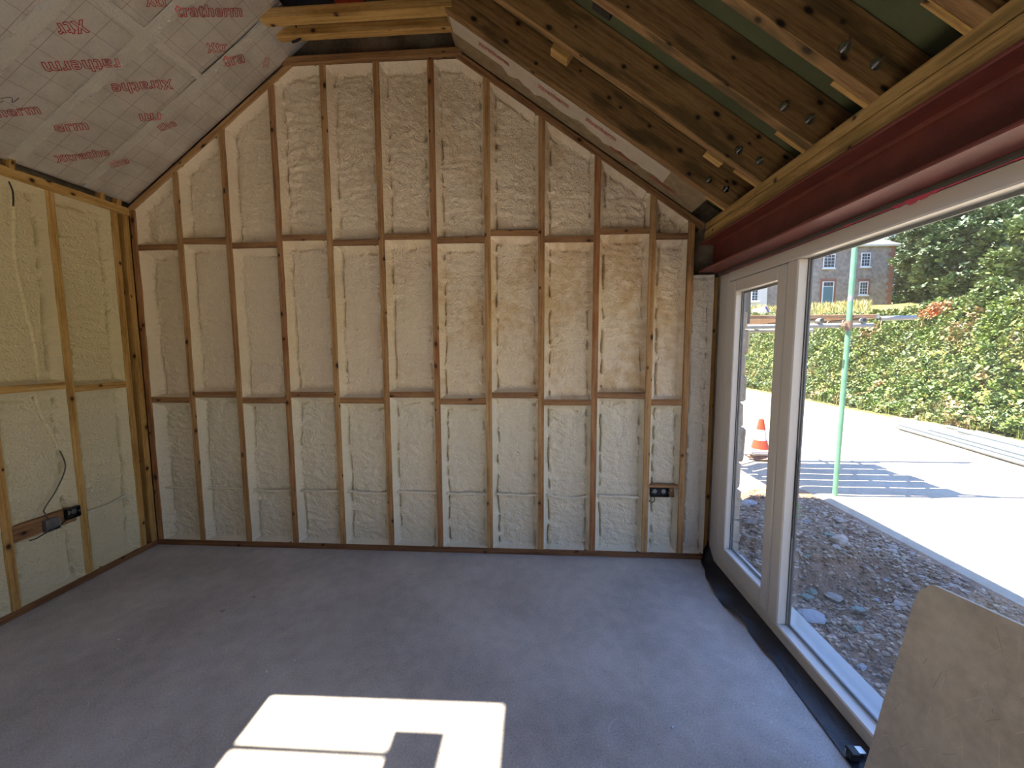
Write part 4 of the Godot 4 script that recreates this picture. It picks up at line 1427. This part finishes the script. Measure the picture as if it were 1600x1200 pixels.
func outside_ground() -> void:
	var g := node("ground", Vector3(8, 0, 0), "pale dusty stone track outside the window", "ground", "", "structure")
	var m := MB.new()
	var P := PackedVector3Array()
	var T := PackedVector2Array()
	for j in 60:
		for i in 40:
			var x := 6.0 + 8.0 * pow(i / 39.0, 1.6)
			var z := -28.0 + j * 40.0 / 59.0
			P.append(Vector3(x, 0.012 * nz.get_noise_2d(x * 60.0, z * 60.0) - (0.05 * smoothstep(6.32, 6.12, x)), z))
			T.append(Vector2(x, z))
	m.grid(40, 60, P, T, Vector3.UP)
	put(m.mesh(), "track", M.dust, g)
	for q in [[Vector3(-40, -0.4, -60), Vector3(6.05, -0.3, -1.45)], [Vector3(-40, -0.4, -1.45), Vector3(-0.61, -0.3, 30)], [Vector3(-0.61, -0.4, 5.61), Vector3(6.05, -0.3, 30)], [Vector3(4.73, -0.4, 3.95), Vector3(6.05, -0.3, 5.6)]]:
		box(g, "verge", q[0] + Vector3(0, 0.28, 0), q[1] + Vector3(0, 0.28, 0), M.dust, 0.01)
	box(g, "verge", Vector3(6.0, -0.12, 11.9), Vector3(40, -0.02, 30), M.dust, 0.01)
	# rubble against the wall
	var r := node("rubble_ground", Vector3(5.4, -0.1, 0.5), "dug-over strip of brown earth and broken stone below the window", "ground", "", "structure")
	P = PackedVector3Array()
	T = PackedVector2Array()
	var nx := 90
	var nzr := 240
	for j in nzr:
		for i in nx:
			var x := 4.72 + i * 1.5 / (nx - 1)
			var z := -1.6 + j * 5.6 / (nzr - 1)
			P.append(Vector3(x, rubble_y(x, z), z))
			T.append(Vector2(x, z))
	m = MB.new()
	m.grid(nx, nzr, P, T, Vector3.UP)
	put(m.mesh(), "earth", M.earth, r)
	var rocks := []
	for i in 7:
		rocks.append(rock_mesh(i))
	for i in 285:
		var x := 4.78 + 1.4 * pow(rng.randf(), 0.8)
		var z := rng.randf_range(-1.25, 1.7)
		var s := 0.03 + 0.05 * pow(rng.randf(), 2.5)
		if i < 8:
			s = rng.randf_range(0.10, 0.15)
		var b := Basis.from_euler(Vector3(rng.randf_range(-0.5, 0.5), rng.randf() * TAU, rng.randf_range(-0.5, 0.5))).scaled(Vector3(s, s * rng.randf_range(0.6, 1.0), s * rng.randf_range(0.7, 1.1)))
		var wts := [0, 0, 0, 1, 1, 1, 2, 2, 3, 3, 3, 0, 1, 4, 5]
		put(rocks[i % 7], "stone", M.stone[wts[rng.randi() % wts.size()]], r, Transform3D(b, Vector3(x, rubble_y(x, z) + s * 0.12, z)))
	# a slate-blue slab and chips seen near the frame
	for q in [[4.98, 0.42, 0.19, 4, 0.4], [5.35, 0.10, 0.12, 0, 1.0], [5.25, 0.95, 0.13, 2, 0.2], [5.38, 0.98, 0.11, 4, 1.7], [5.3, -1.0, 0.14, 4, 0.1], [5.15, 0.12, 0.09, 5, 0.3], [5.32, 0.36, 0.08, 5, 0.8]]:
		var b := Basis.from_euler(Vector3(0.35, q[4], 0.2)).scaled(Vector3(q[2], q[2] * 0.28, q[2] * 0.75))
		put(rocks[int(q[0] * 100) % 7], "stone", M.stone[q[3]], r, Transform3D(b, Vector3(q[0], rubble_y(q[0], q[1]) + 0.03, q[1])))
	var xfs := []
	var cols := []
	for i in 24000:
		var x := 4.74 + 1.42 * rng.randf()
		var z := rng.randf_range(-1.4, 3.2)
		var s := 0.008 + 0.026 * pow(rng.randf(), 2.0)
		xfs.append(Transform3D(Basis.from_euler(Vector3(rng.randf() * 0.6, rng.randf() * TAU, 0)).scaled(Vector3.ONE * s), Vector3(x, rubble_y(x, z) + s * 0.15, z)))
		var c: Color = [Color8(134, 108, 90), Color8(164, 146, 128), Color8(106, 80, 62), Color8(130, 114, 102)][rng.randi() % 4]
		cols.append(lin(c))
	var pm := std(Color.WHITE, 0.95)
	pm.vertex_color_use_as_albedo = true
	scatter(r, "gravel", rocks[2], xfs, cols, pm)
	# weeds in the rubble
	xfs = []
	cols = []
	for q in [[4.86, -1.05, 46, 0.16], [5.45, -0.62, 14, 0.10]]:
		for i in q[2]:
			var x: float = q[0] + rng.randfn() * q[3] * 0.6
			var z: float = q[1] + rng.randfn() * q[3] * 0.6
			xfs.append(Transform3D(rand_basis(rng.randf_range(0.03, 0.06)), Vector3(maxf(x, 4.77), rubble_y(x, z) + rng.randf_range(0.01, 0.10), z)))
			cols.append(lin(Color8(112, 136, 72)) * rng.randf_range(0.7, 1.3))
	var wd := scatter(null, "weeds", M.leaf_cluster, xfs, cols, M.leaf)
	tag(wd, "small green weeds growing in the rubble below the window", "weeds", "", "stuff")
	# traffic cone on a block
	var at := Vector3(6.45, 0.0, -2.93)
	var bl := put(rock_mesh(12), "block", M.brick, null, Transform3D(Basis().scaled(Vector3(0.46, 0.14, 0.36)), at + Vector3(0.02, 0.03, 0.06)))
	bl.name = numbered("stone_block")
	tag(bl, "flat reddish stone under the traffic cone", "stone")
	var c := node("traffic_cone", at + Vector3(0, 0.085, 0), "orange and white traffic cone standing on a flat stone", "traffic cone")
	var o := at + Vector3(0, 0.085, 0)
	box(c, "base", o + Vector3(-0.20, 0, -0.20), o + Vector3(0.20, 0.04, 0.20), M.cone_base, 0.015)
	var pr := [[0.04, 0.125], [0.06, 0.115], [0.19, 0.088], [0.34, 0.060], [0.45, 0.040], [0.49, 0.033]]
	var bands := [["skirt", 0, 1, M.cone_base], ["lower_band", 1, 2, M.cone_red], ["white_band", 2, 3, M.cone_white], ["upper_band", 3, 4, M.cone_red], ["tip", 4, 5, M.cone_red]]
	for q in bands:
		var lm := MB.new()
		var a: Array = pr[q[1]]
		var b: Array = pr[q[2]]
		lm.lathe([Vector2(a[1], a[0]), Vector2(b[1], b[0])], 24, o)
		if q[0] == "tip":
			lm.lathe([Vector2(b[1], b[0]), Vector2(0.02, b[0] + 0.008), Vector2(0.0001, b[0] + 0.008)], 24, o)
		put(lm.mesh(), q[0], q[3], c)

func scaffold() -> void:
	var px := 6.43
	var pz := -1.42
	var p := node("scaffold_pole", Vector3(px, -0.03, pz), "green painted upright scaffold pole standing on the track", "scaffold pole")
	pipe(p, "tube", [Vector3(px, -0.03, pz), Vector3(px + 0.015, 2.0, pz), Vector3(px + 0.03, 4.6, pz)], 0.0242, M.pole_green, 18)
	pipe(p, "coupler", [Vector3(px + 0.012, 1.80, pz), Vector3(px + 0.012, 1.90, pz)], 0.036, M.clamp, 12)
	box(p, "coupler_bolt", Vector3(px - 0.06, 1.84, pz - 0.01), Vector3(px - 0.03, 1.875, pz + 0.05), M.clamp, 0.004)
	pipe(p, "pale_sleeve", [Vector3(px + 0.0155, 2.10, pz), Vector3(px + 0.016, 2.16, pz)], 0.0248, M.tube_galv, 18)
	var pb := node("scaffold_pole", Vector3(6.86, 0.0, -2.78), "galvanised upright scaffold pole at the outer edge of the boards", "scaffold pole")
	pipe(pb, "tube", [Vector3(6.86, -0.03, -2.78), Vector3(6.86, 4.6, -2.78)], 0.0242, M.tube_galv, 14)
	var tubes := [
		["galvanised tube along the near edge under the boards, clamped to the green pole", Vector3(4.9, 1.845, -1.47), Vector3(6.72, 1.855, -1.47)],
		["galvanised tube along the outer edge under the boards", Vector3(4.9, 1.845, -2.73), Vector3(6.95, 1.855, -2.73)],
		["galvanised tube with an open end jutting past the boards and the green pole", Vector3(6.81, 1.925, -1.49), Vector3(7.12, 1.930, -1.44)],
		["galvanised cross tube under the boards beside the green pole", Vector3(6.16, 1.905, -1.40), Vector3(6.18, 1.905, -2.85)],
		["galvanised cross tube under the free end of the boards", Vector3(6.60, 1.905, -1.42), Vector3(6.62, 1.905, -2.85)],
		["galvanised guard rail tube high above the boards", Vector3(4.6, 4.0, -2.733), Vector3(7.0, 4.0, -2.733)]]
	for t in tubes:
		var a: Vector3 = t[1]
		var b: Vector3 = t[2]
		var o := node("scaffold_tube", (a + b) / 2, t[0], "scaffold tube", "scaffold tubes round the boards")
		var d := (b - a).normalized()
		pipe(o, "tube", [a, b], 0.0242, M.tube_galv, 16)
		var e1 := MB.new()
		e1.tube([b + d * 0.0003, b + d * 0.001], 0.020, 14)
		put(e1.mesh(), "open_end", M.black_plastic, o)
		if a.z == -1.47:
			pipe(o, "coupler", [Vector3(6.57, 1.855, -1.47), Vector3(6.63, 1.855, -1.47)], 0.036, M.gasket, 12)
			box(o, "coupler_bolt", Vector3(6.585, 1.80, -1.49), Vector3(6.605, 1.83, -1.45), M.gasket, 0.003)
		var e2 := MB.new()
		e2.tube([a - d * 0.001, a - d * 0.0003], 0.020, 14)
		put(e2.mesh(), "open_end", M.black_plastic, o)
	var ends := [6.78, 6.74, 6.80, 6.70, 6.76]
	for i in 5:
		var z := -1.575 - i * 0.24
		var bo := timber(null, "scaffold_board", Vector3(4.82, 1.949, z), Vector3(ends[i], 1.949, z), 0.225, 0.038, Vector3.UP, M.board_wood[0], 0.004)
		tag(bo, "weathered timber scaffold board, %s of the platform counting from the green pole" % ["first", "second", "third", "fourth", "fifth"][i], "scaffold board", "scaffold boards of the platform")
		box(bo, "end_band", Vector3(ends[i] - 0.03, 1.9285, z - 0.114), Vector3(ends[i] + 0.002, 1.9695, z + 0.114), M.galv, 0.001)
	# tubes lying at the foot of the bank
	var r := RandomNumberGenerator.new()
	r.seed = 77
	var along := Vector3(-0.21, 0, 0.978).normalized()
	var across := Vector3(0.978, 0, 0.21).normalized()
	var rt := 0.034
	for i in 17:
		var up_row := i >= 10
		var k: float = (i - 10) * 1.35 + 0.5 if up_row else float(i)
		if up_row:
			k = [0.5, 2.5, 3.5, 4.5, 6.5, 7.5, 8.5][i - 10]
		var o0 := Vector3(10.28, 0.046 + (0.044 if up_row else 0.0), -5.15) + across * k * 0.105
		var st := r.randf_range(0.0, 1.5) if i % 5 else 0.0
		var a: Vector3 = o0 + along * st
		var b: Vector3 = a + along * r.randf_range(5.2, 6.3)
		var o := node("loose_tube", (a + b) / 2, "pale galvanised scaffold tube lying in the heap below the bank", "scaffold tube", "scaffold tubes lying below the bank")
		pipe(o, "tube", [a, b], rt, M.tube_loose, 12)
		var e := MB.new()
		e.tube([a - along * 0.001, a - along * 0.0003], 0.028, 12)
		put(e.mesh(), "open_end", M.black_plastic, o)

func bank_y(x: float, z: float) -> float:
	var toe := 11.65 + 0.25 * nz.get_noise_1d(z * 40.0)
	var h := (2.55 - 0.3 * smoothstep(-9.0, -12.5, z)) * smoothstep(0.0, 1.0, clampf((x - toe) / 2.6, 0, 1))
	h += 0.35 * nz.get_noise_2d(x * 30.0, z * 30.0) * smoothstep(0.0, 1.0, (x - toe) / 1.5)
	var far := clampf((Vector2(x - 14.0, minf(z + 8.0, 0.0)).length() - 3.0) / 32.0, 0, 1)
	return h + 3.2 * far * smoothstep(12.5, 15.0, x)

func bank() -> void:
	var g := node("bank_ground", Vector3(15, 0, -8), "steep overgrown bank beyond the track rising to the field", "ground", "", "structure")
	var P := PackedVector3Array()
	var T := PackedVector2Array()
	var xs := []
	for i in 34:
		xs.append(11.3 + i * 0.12)
	for i in 30:
		xs.append(15.5 + pow(i / 29.0, 1.6) * 60.0)
	for j in 110:
		for x in xs:
			var z := 14.0 - 84.0 * pow(j / 109.0, 1.3)
			P.append(Vector3(x, bank_y(x, z), z))
			T.append(Vector2(x, z))
	var m := MB.new()
	m.grid(xs.size(), 110, P, T, Vector3.UP)
	put(m.mesh(), "soil", M.veg_ground, g)
	# brambles and ivy over the bank
	var greens := [Color8(124, 148, 70), Color8(104, 132, 66), Color8(92, 120, 70), Color8(136, 158, 82), Color8(84, 108, 62), Color8(150, 158, 84), Color8(116, 138, 92)]
	var xfs := []
	var cols := []
	for i in 40000:
		var z := 3.0 - 24.0 * rng.randf()
		var x := 11.55 + 3.6 * pow(rng.randf(), 0.9)
		if z < -14.0 and rng.randf() < 0.4:
			continue
		var patch := nz.get_noise_2d(x * 110.0 + 900.0, z * 110.0)
		var y := bank_y(x, z) + rng.randf_range(-0.02, 0.22) + 0.25 * maxf(0.0, nz.get_noise_2d(x * 90.0, z * 90.0))
		xfs.append(Transform3D(rand_basis(rng.randf_range(0.045, 0.088)), Vector3(x, y, z)))
		var c: Color = greens[int(clampf((patch + 0.5) * 7.0 + rng.randf_range(-1.5, 1.5), 0, 6))]
		if nz.get_noise_2d(x * 70.0 - 300.0, z * 70.0) > 0.33 and rng.randf() < 0.6:
			c = Color8(168, 146, 104)
		cols.append(lin(c) * rng.randf_range(0.40, 0.80))
	var br := scatter(null, "bramble_leaves", M.leaf_cluster, xfs, cols, M.leaf)
	tag(br, "dense green bramble and ivy leaves covering the bank", "brambles", "", "stuff")
	# grasses along the toe and the top
	xfs = []
	cols = []
	M.blades = blade_mesh(7, 9)
	for i in 1300:
		var top := rng.randf() < 0.7
		var z := 1.0 - 26.0 * rng.randf()
		var x := (13.6 + rng.randf() * 2.5) if top else (11.5 + rng.randf() * 0.5)
		var s := rng.randf_range(0.2, 0.55) if top else rng.randf_range(0.15, 0.4)
		xfs.append(Transform3D(Basis(Vector3.UP, rng.randf() * TAU) * s, Vector3(x, bank_y(x, z), z)))
		var c: Color = [Color8(176, 160, 104), Color8(140, 148, 78), Color8(122, 138, 70), Color8(150, 146, 86)][rng.randi() % 4]
		cols.append(lin(c) * rng.randf_range(0.45, 0.7))
	for i in 2400:
		var z := -18.0 - 20.0 * rng.randf()
		var x := 19.0 + 18.0 * rng.randf()
		if x > 3.16 + (2.99 - z) * 0.79:
			continue
		xfs.append(Transform3D(Basis(Vector3.UP, rng.randf() * TAU) * rng.randf_range(0.35, 0.8), Vector3(x, bank_y(x, z), z)))
		cols.append(lin([Color8(198, 180, 120), Color8(176, 164, 98), Color8(140, 150, 78)][rng.randi() % 3]) * rng.randf_range(0.45, 0.7))
	var gr := scatter(null, "long_grass", M.blades, xfs, cols, M.leaf)
	tag(gr, "long dry grass along the bank and in front of the stone house", "grass", "", "stuff")
	# shrubs on the crest
	shrub(Vector3(14.0, 0, -8.35), 0.42, 0.5, 200, [Color8(206, 92, 52), Color8(190, 116, 66), Color8(176, 128, 76)], 0.06, "small shrub with orange-red leaves on top of the bank")
	shrub(Vector3(14.05, 0, -7.3), 0.62, 0.45, 420, [Color8(120, 144, 84), Color8(140, 160, 100), Color8(98, 122, 72)], 0.085, "tall pale green shrub standing on top of the bank beside the red-leaved one")
	shrub(Vector3(14.2, 0, -6.3), 0.32, 0.7, 360, [Color8(128, 148, 76), Color8(146, 160, 92), Color8(104, 124, 64)], 0.085, "rounded green shrub on the bank next to the tall pale one")
	shrub(Vector3(14.3, 0, -10.6), 0.45, 0.8, 380, [Color8(132, 146, 78), Color8(150, 156, 90), Color8(112, 130, 70)], 0.09, "bushy yellow-green shrub on the bank in front of the stone house corner")
	shrub(Vector3(14.4, 0, -12.3), 0.3, 0.7, 260, [Color8(150, 150, 84), Color8(128, 140, 76)], 0.09, "low straggly shrub on the bank below the house window")

func shrub(at: Vector3, h: float, r: float, n: int, cs: Array, s: float, label: String) -> void:
	at.y = bank_y(at.x, at.z)
	var o := node("shrub", at, label, "shrub", "shrubs on the bank")
	var st := MB.new()
	for i in 9:
		var a := rng.randf() * TAU
		var q := at + Vector3(cos(a) * r * 0.6, h * rng.randf_range(0.6, 1.0), sin(a) * r * 0.6)
		st.tube([at, at.lerp(q, 0.5) + Vector3.UP * 0.08, q], 0.01, 5, true, [0.014, 0.01, 0.004])
	put(st.mesh(), "stems", M.bark, o)
	var xfs := []
	var cols := []
	for i in n:
		var a := rng.randf() * TAU
		var hh := rng.randf()
		var rr := r * sqrt(rng.randf()) * (1.0 - 0.6 * hh * hh)
		xfs.append(Transform3D(rand_basis(s * rng.randf_range(0.7, 1.2)), at + Vector3(cos(a) * rr, h * (0.08 + hh), sin(a) * rr)))
		cols.append(lin(cs[rng.randi() % cs.size()]) * rng.randf_range(0.4, 0.7))
	scatter(o, "leaves", M.leaf_cluster, xfs, cols, M.leaf)

func house_window(o: Node3D, x0: float, x1: float, y0: float, y1: float, z: float, cols: int, rows: int) -> void:
	var f := box(o, "window", Vector3(x0, y0, z), Vector3(x1, y1, z + 0.04), M.house_frame, 0.01)
	var cw := (x1 - x0 - 0.14) / cols
	var rh := (y1 - y0 - 0.16) / rows
	for i in cols:
		for j in rows:
			var a := Vector3(x0 + 0.07 + i * cw + 0.02, y0 + 0.08 + j * rh + 0.02, z + 0.035)
			box(f, "pane", a, a + Vector3(cw - 0.04, rh - 0.04, 0.012), M.house_pane, 0.002)
	box(o, "window_sill", Vector3(x0 - 0.08, y0 - 0.12, z - 0.02), Vector3(x1 + 0.08, y0, z + 0.14), M.house_frame, 0.02)

func house() -> void:
	var z := -39.0
	var h := node("stone_house", Vector3(32.3, 5.6, -42.0), "two storey grey stone house with brick corners and slate roof beyond the bank", "house")
	box(h, "wall", Vector3(26.3, 3.5, z - 6.5), Vector3(38.25, 11.55, z), M.house_stone, 0.02)
	var rm := MB.new()
	var e := [Vector3(26.3, 11.5, z + 0.35), Vector3(38.55, 11.5, z + 0.35), Vector3(38.55, 11.5, z - 6.85), Vector3(26.3, 11.5, z - 6.85)]
	var r0 := Vector3(29.2, 14.0, z - 3.25)
	var r1 := Vector3(35.4, 14.0, z - 3.25)
	var mid := Vector3(32, 12, z - 3.25)
	rm.face([e[0], e[1], r1, r0], mid)
	rm.face([e[2], e[3], r0, r1], mid)
	rm.face([e[1], e[2], r1], mid)
	rm.face([e[3], e[0], r0], mid)
	rm.face([e[0], e[1], e[2], e[3]], mid)
	put(rm.mesh(), "roof", M.house_roof, h)
	box(h, "eaves_board", Vector3(26.3, 11.38, z), Vector3(38.5, 11.55, z + 0.3), M.house_frame, 0.02)
	var y := 4.0
	var k := 0
	while y < 11.3:
		var wd := 0.62 if k % 2 == 0 else 0.40
		box(h, "quoin", Vector3(38.27 - wd, y, z - 0.3), Vector3(38.29, y + 0.33, z + 0.03), M.house_brick, 0.02)
		y += 0.36
		k += 1
	house_window(h, 31.56, 32.69, 9.36, 10.74, z, 3, 4)
	house_window(h, 35.10, 35.99, 9.43, 10.80, z, 3, 4)
	house_window(h, 35.13, 35.96, 6.70, 8.02, z, 3, 4)
	house_window(h, 28.0, 29.1, 9.36, 10.74, z, 3, 4)
	for q in [[31.40, 32.95, 8.06, 8.35], [34.95, 36.15, 8.02, 8.28], [31.40, 31.61, 5.9, 8.06], [32.74, 32.95, 5.9, 8.06], [35.97, 36.15, 6.7, 8.02]]:
		box(h, "brick_surround", Vector3(q[0], q[2], z - 0.1), Vector3(q[1], q[3], z + 0.03), M.house_brick, 0.02)
	var d := box(h, "door", Vector3(31.62, 5.7, z), Vector3(32.73, 8.06, z + 0.05), M.house_frame, 0.01)
	box(d, "door_leaf", Vector3(31.72, 5.75, z + 0.04), Vector3(32.63, 7.55, z + 0.07), M.house_door, 0.01)
	for i in 3:
		box(d, "pane", Vector3(31.74 + i * 0.30, 7.62, z + 0.04), Vector3(32.01 + i * 0.30, 7.98, z + 0.07), M.house_pane, 0.004)
	var w := node("white_house", Vector3(25.2, 5.6, -42.0), "cream rendered house adjoining the stone house", "house")
	box(w, "wall", Vector3(23.4, 3.5, z - 6.5), Vector3(26.28, 10.6, z + 0.2), M.house_white, 0.02)
	var wr := MB.new()
	wr.prism([Vector3(23.2, 10.5, z + 0.5), Vector3(23.2, 10.5, z - 6.8), Vector3(23.2, 12.6, z - 3.1)], Vector3(2.75, 0, 0))
	put(wr.mesh(), "roof", M.house_roof, w)
	house_window(w, 24.72, 25.40, 6.15, 7.35, z + 0.2, 2, 4)
	house_window(w, 24.72, 25.40, 8.6, 9.8, z + 0.2, 2, 4)
	# small white gabled roof seen just over the boards
	var s := node("white_canopy", Vector3(17.2, 2.8, -22.0), "small white gabled canopy showing above the scaffold boards", "canopy")
	var cm := MB.new()
	var o := Vector3(16.7, 3.4, -22.0)
	cm.prism([o + Vector3(-0.75, 0, 0), o + Vector3(0.55, 0, 0), o + Vector3(0.22, 0.62, 0)], Vector3(0, 0, -1.2))
	put(cm.mesh(), "roof", M.house_white, s)
	pipe(s, "edge_trim", [o + Vector3(0.22, 0.64, 0.02), o + Vector3(0.57, 0.0, 0.02)], 0.05, std(Color8(92, 84, 150), 0.6), 8)
	box(s, "body", o + Vector3(-0.7, -0.9, -1.15), o + Vector3(0.5, 0.0, -0.05), M.house_white, 0.01)
	# trees
	var dark := [Color8(84, 108, 72), Color8(70, 94, 60), Color8(100, 124, 84), Color8(116, 138, 98), Color8(62, 84, 54)]
	var light := [Color8(116, 136, 86), Color8(132, 150, 100), Color8(100, 122, 76)]
	for t in [
		[Vector2(34.7, -30.0), 7.0, 3.1, 46, 105, dark, "broad dark tree beside the brick corner of the stone house", 0.0],
		[Vector2(32.6, -26.0), 5.9, 3.0, 50, 110, dark, "dense round tree standing in front of the row behind the bank", 0.0],
		[Vector2(36.0, -26.5), 6.6, 3.0, 46, 105, dark, "dense dark tree next to the round one in the row behind the bank", 0.0],
		[Vector2(39.5, -33.0), 9.4, 3.6, 30, 85, light, "tall open-crowned tree with sky between its branches", 0.3],
		[Vector2(29.3, -19.6), 4.6, 2.3, 34, 100, light, "small light green tree standing nearer the bank than the others", 0.0],
		[Vector2(43.0, -39.0), 8.5, 3.6, 40, 95, dark, "dark tree standing behind the others towards the stone house", 0.0],
		[Vector2(46.0, -45.0), 9.2, 4.6, 54, 105, dark, "large dark tree rising behind the stone house beyond its brick corner", 0.0],
		[Vector2(44.5, -35.0), 11.5, 4.0, 28, 80, light, "tallest thin-crowned tree rising behind the row of trees", 0.6],
		[Vector2(41.0, -27.0), 7.5, 3.4, 40, 95, dark, "dark tree closing the row beside the small light green one", 0.0]]:
		tree(Vector3(t[0].x, bank_y(t[0].x, t[0].y), t[0].y), t[1], t[2], t[3], t[4], t[5], t[6], t[7])
